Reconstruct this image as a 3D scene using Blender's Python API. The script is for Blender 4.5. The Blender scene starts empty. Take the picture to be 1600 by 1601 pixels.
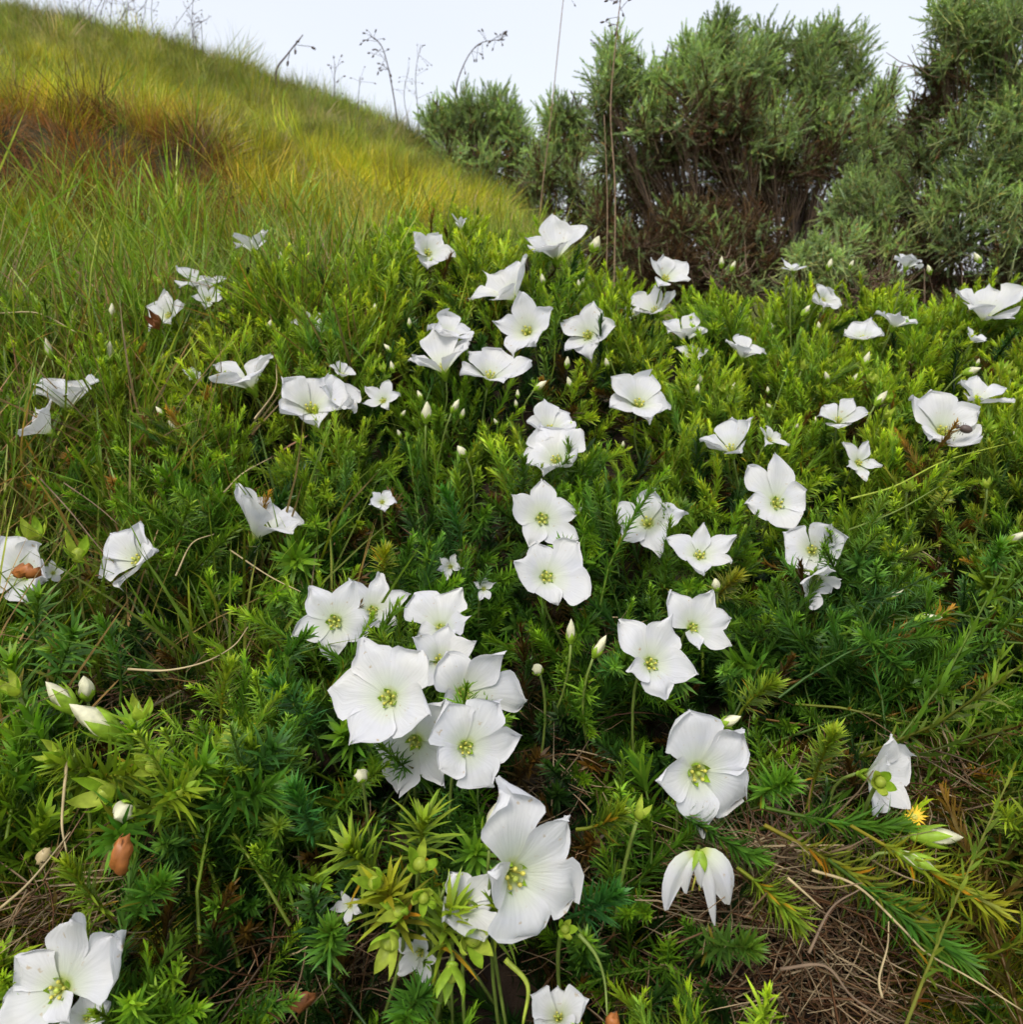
import bpy, math, random
import numpy as np
from mathutils import Vector, Matrix, noise
random.seed(7); rng = np.random.default_rng(7); noise.seed_set(3)
R = math.radians
sc = bpy.context.scene
C = sc.collection

# ------------------------------------------------------------------ camera
FPX, PITCH = 1256.0, R(16.5)          # focal length in pixels of the 1600 px photograph
CAM = Vector((0, 0, 0.62))
cam = bpy.data.cameras.new('camera'); camo = bpy.data.objects.new('camera', cam); C.objects.link(camo)
camo.location = CAM; camo.rotation_euler = (R(90) - PITCH, 0, 0)
cam.sensor_width = 36; cam.lens = 36 * FPX / 1600; cam.clip_start = 0.02; cam.clip_end = 3000
sc.camera = camo
cam.dof.use_dof = True; cam.dof.focus_distance = .58; cam.dof.aperture_fstop = 17
FWD = Vector((0, math.cos(PITCH), -math.sin(PITCH))); UPV = Vector((0, math.sin(PITCH), math.cos(PITCH))); RT = Vector((1, 0, 0))
# ------------------------------------------------------------------ sky and sun (bright overcast)
SUN_EL, SUN_ROT = R(58), R(205)
w = bpy.data.worlds.new('World'); sc.world = w; w.use_nodes = True
nt = w.node_tree; nt.nodes.clear()
out = nt.nodes.new('ShaderNodeOutputWorld')
sky = nt.nodes.new('ShaderNodeTexSky'); sky.sky_type = 'NISHITA'; sky.sun_disc = False
sky.sun_elevation = SUN_EL; sky.sun_rotation = SUN_ROT; sky.air_density = 1; sky.dust_density = 3
bg1 = nt.nodes.new('ShaderNodeBackground'); bg1.inputs['Strength'].default_value = 0.05
nt.links.new(sky.outputs[0], bg1.inputs[0])
bg2 = nt.nodes.new('ShaderNodeBackground'); bg2.inputs['Strength'].default_value = .85
tc = nt.nodes.new('ShaderNodeTexCoord'); nz = nt.nodes.new('ShaderNodeTexNoise'); nz.inputs['Scale'].default_value = 1.6; nz.inputs['Detail'].default_value = 3
nt.links.new(tc.outputs['Generated'], nz.inputs['Vector'])
cr = nt.nodes.new('ShaderNodeValToRGB'); cr.color_ramp.elements[0].position = .3; cr.color_ramp.elements[1].position = .7
cr.color_ramp.elements[0].color = (.70, .71, .765, 1); cr.color_ramp.elements[1].color = (.76, .765, .80, 1)
nt.links.new(nz.outputs[0], cr.inputs[0]); nt.links.new(cr.outputs[0], bg2.inputs[0])
add = nt.nodes.new('ShaderNodeAddShader')
nt.links.new(bg1.outputs[0], add.inputs[0]); nt.links.new(bg2.outputs[0], add.inputs[1]); nt.links.new(add.outputs[0], out.inputs[0])
sl = bpy.data.lights.new('sun', 'SUN'); sl.energy = 2.3; sl.angle = R(20); sl.color = (1, .96, .9)
so = bpy.data.objects.new('sun', sl); C.objects.link(so)
sd = Vector((math.sin(SUN_ROT) * math.cos(SUN_EL), math.cos(SUN_ROT) * math.cos(SUN_EL), math.sin(SUN_EL)))
so.rotation_euler = (-sd).to_track_quat('-Z', 'Y').to_euler(); so.location = (0, -3, 8)
sc.view_settings.view_transform = 'Standard'; sc.view_settings.look = 'None'
sc.cycles.max_bounces = 4; sc.cycles.diffuse_bounces = 2; sc.cycles.transmission_bounces = 2; sc.cycles.adaptive_threshold = .03; sc.cycles.glossy_bounces = 2
sc.view_settings.exposure = 0.28; sc.view_settings.gamma = 1; sc.view_settings.use_curve_mapping = False

# ------------------------------------------------------------------ helpers
def ray(u, v): return (RT * ((u - 800) / FPX) + UPV * ((800.5 - v) / FPX) + FWD).normalized()
def project(P):
    d = Vector(P) - CAM; z = d.dot(FWD)
    return 800 + FPX * d.dot(RT) / z, 800.5 - FPX * d.dot(UPV) / z, d.length
def at_y(u, v, y):
    r = ray(u, v); return CAM + r * ((y - CAM.y) / r.y)
def cam2w(a): return (RT * a[0] + UPV * a[1] - FWD * a[2]).normalized()
def tag(o, label=None, cat=None, group=None, kind=None):
    if label: o['label'] = label
    if cat: o['category'] = cat
    if group: o['group'] = group
    if kind: o['kind'] = kind
    return o
def empty(name, loc, label, cat, group=None):
    o = bpy.data.objects.new(name, None); C.objects.link(o); o.location = loc; o.empty_display_size = .01
    return tag(o, label, cat, group)
def mesh(name, V, F, mat, parent=None, smooth=True, link=True, uv=None, col=None):
    m = bpy.data.meshes.new(name)
    m.from_pydata([tuple(p) for p in V] if not isinstance(V, np.ndarray) else V.tolist(), [], F if not isinstance(F, np.ndarray) else F.tolist())
    m.validate()
    if smooth: m.polygons.foreach_set('use_smooth', [True] * len(m.polygons))
    if mat: m.materials.append(mat)
    if uv is not None:
        l = m.uv_layers.new(name='UVMap'); vi = np.zeros(len(m.loops), int); m.loops.foreach_get('vertex_index', vi)
        l.data.foreach_set('uv', np.asarray(uv, float)[vi].ravel())
    if col is not None:
        a = m.color_attributes.new('Col', 'FLOAT_COLOR', 'POINT'); c = np.ones((len(m.vertices), 4)); c[:, :3] = col
        a.data.foreach_set('color', c.ravel())
    m.update()
    o = bpy.data.objects.new(name, m)
    if link: C.objects.link(o)
    if parent:
        o.parent = parent; o.matrix_parent_inverse = Matrix.Translation(parent.location).inverted()   # built in world space
    return o
def bigmesh(name, V, T, mat, parent=None, smooth=True, col=None, link=True):
    """V (n,3), T (m,3) triangles, numpy fast path"""
    m = bpy.data.meshes.new(name); V = np.ascontiguousarray(V, np.float32); T = np.ascontiguousarray(T, np.int32)
    m.vertices.add(len(V)); m.vertices.foreach_set('co', V.ravel())
    m.loops.add(T.size); m.loops.foreach_set('vertex_index', T.ravel())
    m.polygons.add(len(T)); m.polygons.foreach_set('loop_start', np.arange(0, T.size, 3, dtype=np.int32))
    m.polygons.foreach_set('use_smooth', np.full(len(T), smooth))
    if col is not None:
        a = m.color_attributes.new('Col', 'FLOAT_COLOR', 'POINT'); c = np.ones((len(V), 4), np.float32); c[:, :3] = col
        a.data.foreach_set('color', c.ravel())
    m.materials.append(mat); m.update(calc_edges=True)
    o = bpy.data.objects.new(name, m)
    if link: C.objects.link(o)
    if parent:
        o.parent = parent; o.matrix_parent_inverse = Matrix.Translation(parent.location).inverted()
    return o
def unit(a): return a / np.maximum(np.linalg.norm(a, axis=-1, keepdims=True), 1e-9)
def leaves(base, d, nrm, L, W, curl=0.3, fold=0.0, seg=2, blunt=0.0):
    """leaf ribbons; base,d,nrm (n,3); L,W (n,). seg 2 -> 3 tris, seg 4 -> 7 tris"""
    n = len(base); d = unit(d); side = unit(np.cross(d, nrm)); nn = np.cross(side, d)
    L = L[:, None]; W = W[:, None]; curl = (np.zeros((n, 1)) + curl) if np.isscalar(curl) else curl[:, None]
    rows = []; ts = [i / seg for i in range(seg)]
    for t in ts:
        wv = (math.sin(math.pi * min(1, (0.12 + t * 0.88)) ** (1 - blunt)) ** .8) if seg == 2 else math.sin(math.pi * (0.12 + 0.88 * t)) ** .7
        if seg >= 4: wv = (1 - t) ** .6 * (0.75 + .5 * t) 
        c = base + d * L * t - nn * (curl * L * t * t)
        rows.append(c - side * W * .5 * wv); rows.append(c + side * W * .5 * wv)
    rows.append(base + d * L - nn * curl * L)
    k = 2 * seg + 1
    V = np.stack(rows, 1).reshape(-1, 3)
    tri = []
    for i in range(seg - 1):
        a, b, c2, e = 2 * i, 2 * i + 1, 2 * i + 2, 2 * i + 3
        tri += [(a, b, e), (a, e, c2)]
    tri.append((2 * seg - 2, 2 * seg - 1, 2 * seg))
    T = (np.array(tri)[None] + (np.arange(n) * k)[:, None, None]).reshape(-1, 3)
    tt = np.tile(np.repeat(ts, 2).tolist() + [1.0], n)
    return V, T, k, tt
def tube(pts, rad, n=5, cap=True):
    pts = [Vector(p) for p in pts]; V = []; F = []
    rr = rad if hasattr(rad, '__len__') else [rad] * len(pts)
    a = None
    for i, p in enumerate(pts):
        t = (pts[min(i + 1, len(pts) - 1)] - pts[max(i - 1, 0)])
        if t.length < 1e-9: t = Vector((0, 0, 1))
        t.normalize()
        if a is None: a = t.orthogonal().normalized()
        a = (a - t * a.dot(t)).normalized(); b = t.cross(a)
        for k in range(n):
            an = 2 * math.pi * k / n; V.append(p + (a * math.cos(an) + b * math.sin(an)) * rr[i])
    for i in range(len(pts) - 1):
        for k in range(n):
            F.append((i * n + k, i * n + (k + 1) % n, (i + 1) * n + (k + 1) % n, (i + 1) * n + k))
    if cap: F.append(tuple(range(n))[::-1]); F.append(tuple((len(pts) - 1) * n + k for k in range(n)))
    return V, F
def tubes_np(plist, rlist, n=3):
    Vs = []; Ts = []; off = 0
    for pts, rr in zip(plist, rlist):
        V, F = tube(pts, rr, n, cap=False); V = np.array([tuple(p) for p in V])
        T = []
        for q in F: T += [(q[0], q[1], q[2]), (q[0], q[2], q[3])]
        Vs.append(V); Ts.append(np.array(T) + off); off += len(V)
    return np.concatenate(Vs), np.concatenate(Ts)
def bez(p0, p1, p2, n=6):
    p0, p1, p2 = Vector(p0), Vector(p1), Vector(p2)
    return [p0 * (1 - t) ** 2 + p1 * 2 * t * (1 - t) + p2 * t * t for t in [i / n for i in range(n + 1)]]
def crom(P, n=5):
    P = [Vector(p) for p in P]; Q = [P[0] * 2 - P[1]] + P + [P[-1] * 2 - P[-2]]; o = []
    for i in range(1, len(Q) - 2):
        for k in range(n):
            t = k / n; a, b, c, d = Q[i - 1:i + 3]
            o.append(.5 * ((2 * b) + (c - a) * t + (2 * a - 5 * b + 4 * c - d) * t * t + (3 * b - a - 3 * c + d) * t ** 3))
    return o + [P[-1]]

# ------------------------------------------------------------------ terrain
BY = [-40, -2, 0, .2, .33, .38, .477, .70, .91, 1.07, 1.2, 1.35]
BZ = [-8., -1.0, -.60, -.46, -.385, -.33, -.28, -.235, -.118, .015, .055, .03]
RX = [-6, -2.55, -1.6, -.64, 0, .45, 1.0, 3]
RZ = [1.75, 1.20, 1.02, .70, .33, -.15, -.5, -.8]
def smooth01(t): t = np.clip(t, 0, 1); return t * t * (3 - 2 * t)
def canopy0(x, y):
    x = np.asarray(x, float); y = np.asarray(y, float)
    z = np.interp(y, BY, BZ)
    z = z - (.085 * smooth01((x - .02) / .16) - .02 * smooth01((x - .7) / .3)) * smooth01((y - .82) / .3)      # lower to the right
    z = z - .06 * smooth01((-.12 - x) / .35) * smooth01((y - .8) / .35)
    return z + CAM.z
def ground(x, y):
    x = np.asarray(x, float); y = np.asarray(y, float)
    near = canopy0(x, y) - .11
    zr = np.interp(x, RX, RZ)
    t = np.clip((y - 1.3) / 2.9, 0, None)
    z0 = -.08 - .30 * smooth01((x - .0) / .35)
    far = CAM.z + np.where(t < 1, z0 + (zr - z0) * np.minimum(t, 1) ** .92, 0)
    back = CAM.z + zr - np.clip(y - 4.2, 0, None) ** 1.15 * .45
    far = np.where(y > 4.2, back, far)
    bank = .13 * smooth01((y - 1.95 - .12 * np.sin(x * 5)) / .12) * smooth01((-.55 - x) / .3) * smooth01((3.2 - y) / 1.0)
    far = far + bank
    k = smooth01((y - 1.22) / .22)
    z = near * (1 - k) + far * k
    return np.maximum(z, -45)
def gnd(x, y): return float(ground(x, y))
def can(x, y):
    n = noise.noise(Vector((x * 7, y * 7, 3))) * .030 + noise.noise(Vector((x * 18, y * 18, 9))) * .020
    return float(canopy0(x, y)) + n
def hit(u, v, smoothc=True):
    r = ray(u, v); t = .25
    while t < 1.9:
        p = CAM + r * t
        if p.y > 1.3: break
        if p.z < float(canopy0(p.x, p.y)): return p, t
        t += .004
    t = 1.15 / r.y; return CAM + r * t, t

# ------------------------------------------------------------------ materials
def M(name):
    m = bpy.data.materials.new(name); m.use_nodes = True; n = m.node_tree; n.nodes.clear()
    o = n.nodes.new('ShaderNodeOutputMaterial'); return m, n, o
def L_(n, a, b): n.links.new(a, b)
def leafmat(name, src, trans=.35, rough=.45, vscale=60, hue=.06, spec=.35, tc_=(1.15, 1.25, .5)):
    """src: ('inst','col') instance colour x mesh 'Col', ('mesh',) or a colour"""
    m, n, o = M(name)
    pb = n.nodes.new('ShaderNodeBsdfPrincipled'); pb.inputs['Roughness'].default_value = rough; pb.inputs['Specular IOR Level'].default_value = spec
    tr = n.nodes.new('ShaderNodeBsdfTranslucent'); mx = n.nodes.new('ShaderNodeMixShader'); mx.inputs[0].default_value = trans
    if src == 'inst':
        a = n.nodes.new('ShaderNodeAttribute'); a.attribute_type = 'INSTANCER'; a.attribute_name = 'tint'
        b = n.nodes.new('ShaderNodeAttribute'); b.attribute_type = 'GEOMETRY'; b.attribute_name = 'Col'
        mu = n.nodes.new('ShaderNodeMix'); mu.data_type = 'RGBA'; mu.blend_type = 'MULTIPLY'; mu.inputs[0].default_value = 1
        L_(n, a.outputs['Color'], mu.inputs[6]); L_(n, b.outputs['Color'], mu.inputs[7]); col = mu.outputs[2]
    elif src == 'mesh':
        b = n.nodes.new('ShaderNodeAttribute'); b.attribute_name = 'Col'; col = b.outputs['Color']
    else:
        rgb = n.nodes.new('ShaderNodeRGB'); rgb.outputs[0].default_value = (*src, 1); col = rgb.outputs[0]
    geo = n.nodes.new('ShaderNodeNewGeometry'); no = n.nodes.new('ShaderNodeTexNoise'); no.inputs['Scale'].default_value = vscale; no.inputs['Detail'].default_value = 3
    L_(n, geo.outputs['Position'], no.inputs['Vector'])
    mr = n.nodes.new('ShaderNodeMapRange'); mr.inputs[1].default_value = .3; mr.inputs[2].default_value = .7; mr.inputs[3].default_value = .7; mr.inputs[4].default_value = 1.3
    L_(n, no.outputs[0], mr.inputs[0])
    hs = n.nodes.new('ShaderNodeHueSaturation'); L_(n, mr.outputs[0], hs.inputs['Value']); L_(n, col, hs.inputs['Color'])
    L_(n, hs.outputs[0], pb.inputs['Base Color'])
    m2 = n.nodes.new('ShaderNodeMix'); m2.data_type = 'RGBA'; m2.blend_type = 'MULTIPLY'; m2.inputs[0].default_value = 1
    m2.inputs[7].default_value = (*tc_, 1); L_(n, hs.outputs[0], m2.inputs[6]); L_(n, m2.outputs[2], tr.inputs['Color'])
    L_(n, pb.outputs[0], mx.inputs[1]); L_(n, tr.outputs[0], mx.inputs[2]); L_(n, mx.outputs[0], o.inputs[0])
    return m
M_inst = leafmat('leaf_instances', 'inst')
M_binst = leafmat('bush_instances', 'inst', trans=.25, rough=.6, vscale=12, tc_=(1.1, 1.2, .6))
M_mesh = leafmat('leaf_vertex_colour', 'mesh')
M_bush = leafmat('bush_leaf', 'mesh', trans=.25, rough=.6, vscale=12, tc_=(1.1, 1.2, .6))
M_calyx = leafmat('calyx_green', (.27, .42, .03), trans=.3, vscale=150)
M_calyx2 = leafmat('calyx_pale', (.40, .48, .06), trans=.35, vscale=150)
M_stalk = leafmat('stalk_green', (.16, .22, .04), trans=.1, vscale=90)
M_yel = leafmat('stamen_yellow', (.62, .58, .10), trans=.2, vscale=300, tc_=(1, 1, .8))
M_style = leafmat('style_green', (.42, .50, .08), trans=.2, vscale=300, tc_=(1, 1, .8))
M_floret = leafmat('floret_yellow', (.75, .48, .02), trans=.2, vscale=300, tc_=(1, 1, .8))
M_bud = leafmat('bud_cream', (.74, .72, .50), trans=.3, vscale=120, tc_=(1, 1, .8))
M_brown = leafmat('dead_brown', (.20, .075, .025), trans=.1, vscale=120, tc_=(1, .9, .6))
M_orange = leafmat('dead_orange', (.34, .12, .028), trans=.15, vscale=140, tc_=(1, .9, .6))
M_straw = leafmat('dry_straw', (.42, .33, .17), trans=.1, vscale=60, tc_=(1, .9, .7))
M_twig = leafmat('dry_twig', (.17, .115, .07), trans=.0, rough=.8, vscale=60)
M_bark = leafmat('bark_brown', (.055, .038, .026), trans=.0, rough=.9, vscale=40)
M_tan = leafmat('stalk_tan', (.30, .20, .12), trans=.1, vscale=60, tc_=(1, .9, .7))
M_seed = leafmat('seed_head_dark', (.09, .065, .055), trans=.1, vscale=100)
def petalmat(name, dull=1.0):
    m, n, o = M(name)
    uv = n.nodes.new('ShaderNodeUVMap'); sx = n.nodes.new('ShaderNodeSeparateXYZ'); L_(n, uv.outputs[0], sx.inputs[0])
    r = n.nodes.new('ShaderNodeValToRGB'); L_(n, sx.outputs[0], r.inputs[0])
    e = r.color_ramp.elements; e[0].position = .0; e[0].color = (.34, .44, .06, 1); e[1].position = .58; e[1].color = (.75 * dull, .755 * dull, .75 * dull, 1)
    a = e.new(.12); a.color = (.52, .60, .16, 1); b = e.new(.24); b.color = (.68 * dull, .73 * dull, .56 * dull, 1)
    mp = n.nodes.new('ShaderNodeMapping'); mp.inputs['Scale'].default_value = (1.2, 9, 1); L_(n, uv.outputs[0], mp.inputs[0])
    no = n.nodes.new('ShaderNodeTexNoise'); no.inputs['Scale'].default_value = 2.2; no.inputs['Detail'].default_value = 4; L_(n, mp.outputs[0], no.inputs['Vector'])
    mr = n.nodes.new('ShaderNodeMapRange'); mr.inputs[1].default_value = .3; mr.inputs[2].default_value = .7; mr.inputs[3].default_value = .93; mr.inputs[4].default_value = 1.03
    L_(n, no.outputs[0], mr.inputs[0])
    hs = n.nodes.new('ShaderNodeHueSaturation'); L_(n, mr.outputs[0], hs.inputs['Value']); L_(n, r.outputs[0], hs.inputs['Color'])
    g2 = n.nodes.new('ShaderNodeNewGeometry'); n2 = n.nodes.new('ShaderNodeTexNoise'); n2.inputs['Scale'].default_value = 230; n2.inputs['Detail'].default_value = 5; L_(n, g2.outputs['Position'], n2.inputs['Vector'])
    r2 = n.nodes.new('ShaderNodeMapRange'); r2.inputs[1].default_value = .66; r2.inputs[2].default_value = .76; L_(n, n2.outputs[0], r2.inputs[0])
    n3 = n.nodes.new('ShaderNodeTexNoise'); n3.inputs['Scale'].default_value = 45; L_(n, g2.outputs['Position'], n3.inputs['Vector']); r3 = n.nodes.new('ShaderNodeValToRGB'); L_(n, n3.outputs[0], r3.inputs[0])
    r3.color_ramp.elements[0].position = .3; r3.color_ramp.elements[0].color = (.93, .93, .98, 1); r3.color_ramp.elements[1].position = .7; r3.color_ramp.elements[1].color = (1, .985, .95, 1)
    ma = n.nodes.new('ShaderNodeMix'); ma.data_type = 'RGBA'; ma.blend_type = 'MULTIPLY'; ma.inputs[0].default_value = 1; L_(n, hs.outputs[0], ma.inputs[6]); L_(n, r3.outputs[0], ma.inputs[7])
    mb = n.nodes.new('ShaderNodeMix'); mb.data_type = 'RGBA'; L_(n, r2.outputs[0], mb.inputs[0]); L_(n, ma.outputs[2], mb.inputs[6]); mb.inputs[7].default_value = (.52, .40, .24, 1)
    bp = n.nodes.new('ShaderNodeBump'); bp.inputs['Strength'].default_value = .35; bp.inputs['Distance'].default_value = .0012; L_(n, no.outputs[0], bp.inputs['Height'])
    pb = n.nodes.new('ShaderNodeBsdfPrincipled'); pb.inputs['Roughness'].default_value = .55; pb.inputs['Specular IOR Level'].default_value = .2
    L_(n, mb.outputs[2], pb.inputs['Base Color']); L_(n, bp.outputs[0], pb.inputs['Normal'])
    tr = n.nodes.new('ShaderNodeBsdfTranslucent'); L_(n, mb.outputs[2], tr.inputs[0]); mx = n.nodes.new('ShaderNodeMixShader'); mx.inputs[0].default_value = .36
    L_(n, pb.outputs[0], mx.inputs[1]); L_(n, tr.outputs[0], mx.inputs[2]); L_(n, mx.outputs[0], o.inputs[0])
    return m
M_petal = petalmat('petal_white')
def soilmat():
    m, n, o = M('soil'); g = n.nodes.new('ShaderNodeNewGeometry'); no = n.nodes.new('ShaderNodeTexNoise'); no.inputs['Scale'].default_value = 22; no.inputs['Detail'].default_value = 8
    L_(n, g.outputs['Position'], no.inputs['Vector']); r = n.nodes.new('ShaderNodeValToRGB'); L_(n, no.outputs[0], r.inputs[0])
    e = r.color_ramp.elements; e[0].position = .35; e[0].color = (.012, .007, .004, 1); e[1].position = .68; e[1].color = (.06, .034, .018, 1)
    b = n.nodes.new('ShaderNodeBsdfPrincipled'); b.inputs['Roughness'].default_value = .95
    vl = n.nodes.new('ShaderNodeVectorMath'); vl.operation = 'LENGTH'; L_(n, g.outputs['Position'], vl.inputs[0]); fr = n.nodes.new('ShaderNodeMapRange'); fr.inputs[1].default_value = 1.9; fr.inputs[2].default_value = 4.5; L_(n, vl.outputs['Value'], fr.inputs[0])
    n2 = n.nodes.new('ShaderNodeTexNoise'); n2.inputs['Scale'].default_value = 3; n2.inputs['Detail'].default_value = 12; L_(n, g.outputs['Position'], n2.inputs['Vector']); rg = n.nodes.new('ShaderNodeValToRGB'); L_(n, n2.outputs[0], rg.inputs[0])
    rg.color_ramp.elements[0].position = .35; rg.color_ramp.elements[0].color = (.05, .075, .018, 1); rg.color_ramp.elements[1].position = .65; rg.color_ramp.elements[1].color = (.16, .16, .035, 1)
    mg = n.nodes.new('ShaderNodeMix'); mg.data_type = 'RGBA'; L_(n, fr.outputs[0], mg.inputs[0]); L_(n, r.outputs[0], mg.inputs[6]); L_(n, rg.outputs[0], mg.inputs[7]); L_(n, mg.outputs[2], b.inputs['Base Color'])
    bp = n.nodes.new('ShaderNodeBump'); bp.inputs['Distance'].default_value = .02; L_(n, no.outputs[0], bp.inputs['Height']); L_(n, bp.outputs[0], b.inputs['Normal'])
    L_(n, b.outputs[0], o.inputs[0]); return m
M_soil = soilmat()

BARE_UV = [(1320, 1460, 115), (1245, 1400, 85), (1385, 1560, 105), (1500, 1180, 55), (50, 1345, 38), (1180, 1330, 45)]
bare = []
for u_, v_, r_ in BARE_UV:
    p_, d_ = hit(u_, v_); bare.append((p_, r_ * d_ / FPX))
def barelift(x, y):
    m_ = 0
    for c_, r_ in bare: m_ = max(m_, math.exp(-(((x - c_.x) ** 2 + (y - c_.y) ** 2) / r_ ** 2) * .6))
    return .065 * m_
# ------------------------------------------------------------------ ground sheet
def axis_pts(a): return np.unique(np.round(np.concatenate(a), 4))
gx = axis_pts([np.arange(-3.2, 3.2, .05), np.linspace(-12, 12, 49), np.linspace(-500, 500, 41)])
gy = axis_pts([np.arange(-.4, 5.2, .05), np.linspace(-6, 14, 41), np.linspace(-100, 800, 37)])
X, Y = np.meshgrid(gx, gy)
Z = ground(X, Y)
for j in range(len(gy)):
    if -.5 < gy[j] < 6:
        for i in range(len(gx)):
            if -3.5 < gx[i] < 3.5: Z[j, i] += .018 * noise.noise(Vector((gx[i] * 6, gy[j] * 6, 0))) - .004 + (barelift(gx[i], gy[j]) if gy[j] < 1.3 else 0)
nx = len(gx); V = np.stack([X, Y, Z], -1).reshape(-1, 3)
idx = np.arange(len(V)).reshape(len(gy), nx)
T = np.concatenate([np.stack([idx[:-1, :-1], idx[:-1, 1:], idx[1:, 1:]], -1).reshape(-1, 3), np.stack([idx[:-1, :-1], idx[1:, 1:], idx[1:, :-1]], -1).reshape(-1, 3)])
tag(bigmesh('ground', V, T, M_soil), kind='structure')

# ------------------------------------------------------------------ instancer (only for uncountable ground cover)
def instancer(name, sources, P, rot, scl, idx, tint, label, cat):
    coll = bpy.data.collections.new(name + '_pieces')
    for s in sources: coll.objects.link(s)
    m = bpy.data.meshes.new(name); m.vertices.add(len(P)); m.vertices.foreach_set('co', np.asarray(P, np.float32).ravel())
    def at(nm, ty, data, key): a = m.attributes.new(nm, ty, 'POINT'); a.data.foreach_set(key, np.ascontiguousarray(data).ravel())
    at('rot', 'FLOAT_VECTOR', np.asarray(rot, np.float32), 'vector'); at('scl', 'FLOAT', np.asarray(scl, np.float32), 'value'); at('pick', 'INT', np.asarray(idx, np.int32), 'value')
    c = np.ones((len(P), 4), np.float32); c[:, :3] = tint; at('tint', 'FLOAT_COLOR', c, 'color')
    o = bpy.data.objects.new(name, m); C.objects.link(o)
    ng = bpy.data.node_groups.new(name + '_nodes', 'GeometryNodeTree')
    ng.interface.new_socket('Geometry', in_out='INPUT', socket_type='NodeSocketGeometry'); ng.interface.new_socket('Geometry', in_out='OUTPUT', socket_type='NodeSocketGeometry')
    N = ng.nodes; gi = N.new('NodeGroupInput'); go = N.new('NodeGroupOutput'); ip = N.new('GeometryNodeInstanceOnPoints')
    ci = N.new('GeometryNodeCollectionInfo'); ci.inputs['Collection'].default_value = coll; ci.inputs['Separate Children'].default_value = True; ci.inputs['Reset Children'].default_value = True
    def na(nm, ty): a = N.new('GeometryNodeInputNamedAttribute'); a.data_type = ty; a.inputs['Name'].default_value = nm; return a.outputs['Attribute']
    e2r = N.new('FunctionNodeEulerToRotation'); lk = ng.links.new
    lk(na('rot', 'FLOAT_VECTOR'), e2r.inputs[0]); lk(e2r.outputs[0], ip.inputs['Rotation']); lk(na('scl', 'FLOAT'), ip.inputs['Scale'])
    lk(na('pick', 'INT'), ip.inputs['Instance Index']); ip.inputs['Pick Instance'].default_value = True
    lk(gi.outputs[0], ip.inputs['Points']); lk(ci.outputs[0], ip.inputs['Instance']); lk(ip.outputs[0], go.inputs[0])
    md = o.modifiers.new('scatter', 'NODES'); md.node_group = ng
    return tag(o, label, cat, kind='stuff')
def rot_to(d, spin):
    """euler that turns +Z into d, spun about it"""
    q = Vector(d).to_track_quat('Z', 'Y'); return (q.to_matrix() @ Matrix.Rotation(spin, 3, 'Z')).to_euler()

# ------------------------------------------------------------------ leafy shoot meshes
def shoot_arrays(n, H, L, W, open_tip=.55, open_base=1.2, curl=.25, tipden=1.0, bend=0.0, young=(1.0, 1.0, 1.0), yr=.55, seed=0, seg=2):
    """returns V,T,col (multipliers). Stem along +Z from 0 to H"""
    g = np.random.default_rng(seed)
    t = np.sort(g.random(n) ** (1 / (1 + tipden)))
    phi = np.arange(n) * 2.39996 + g.normal(0, .25, n)
    pitch = open_base + (open_tip - open_base) * t ** 1.5 + g.normal(0, .13, n)      # angle from stem
    bx = bend * H * t * t
    base = np.stack([bx, 0 * t, H * t], 1)
    rad = np.stack([np.cos(phi), np.sin(phi), 0 * phi], 1)
    up = unit(np.stack([2 * bend * t, 0 * t, 1 + 0 * t], 1))
    d = rad * np.sin(pitch)[:, None] + up * np.cos(pitch)[:, None]
    nrm = up * np.sin(pitch)[:, None] - rad * np.cos(pitch)[:, None]
    ln = L * (.75 + .35 * np.sin(math.pi * np.clip(t, 0, 1))) * g.uniform(.75, 1.2, n); ln[t > .93] *= .6
    wd = W * g.uniform(.8, 1.25, n)
    cu = g.normal(curl, .15, n)
    V, T, k, tt = leaves(base, d, nrm, ln, wd, curl=cu, seg=seg)
    shade = g.uniform(.75, 1.25, n); hue = g.normal(0, .08, n)
    y = np.clip((t - yr) / (1 - yr), 0, 1)
    c = np.stack([shade * (1 + hue) * (1 + (young[0] - 1) * y), shade * (1 + (young[1] - 1) * y), shade * (1 - hue) * (1 + (young[2] - 1) * y)], 1)
    dead = (g.random(n) < .05) & (t < .6); c[dead] = np.array([2.2, .9, .7])
    col = np.repeat(c, k, 0) * (.88 + .24 * tt)[:, None]
    sp = [Vector((bend * H * s * s, 0, H * s)) for s in (-.25, .0, .35, .7, 1)]
    sv, st = tubes_np([sp], [[.0013, .0012, .001, .0009, .0006]], 4)
    V = np.concatenate([V, sv]); T = np.concatenate([T, st + len(col)]); col = np.concatenate([col, np.tile([1.1, .85, .8], (len(sv), 1))])
    return V, T, col
def shoot_src(nm, **k):
    V, T, c = shoot_arrays(**k); return bigmesh(nm, V, T, M_inst, col=c, link=False)
near_src = [shoot_src('shoot_near_%d' % i, n=[150, 170, 140, 160, 180, 150][i], H=[.105, .12, .095, .13, .11, .10][i], L=[.0135, .015, .012, .016, .013, .017][i], W=[.0014, .0013, .0015, .0015, .0013, .0017][i], seed=i, bend=[.25, .4, .6, .1, .5, .3][i], curl=.10 + .12 * (i % 3), open_tip=.30 + .1 * (i % 3), open_base=1.05, tipden=.35, young=(2.2, 1.7, .9), yr=.72, seg=3) for i in range(6)]
wide_src = [shoot_src('shoot_wide_%d' % i, n=46, H=.055, L=.022, W=.0046, seed=20 + i, bend=.2, curl=.3, open_tip=.35, young=(1.5, 1.3, .8), seg=4) for i in range(3)]
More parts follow.
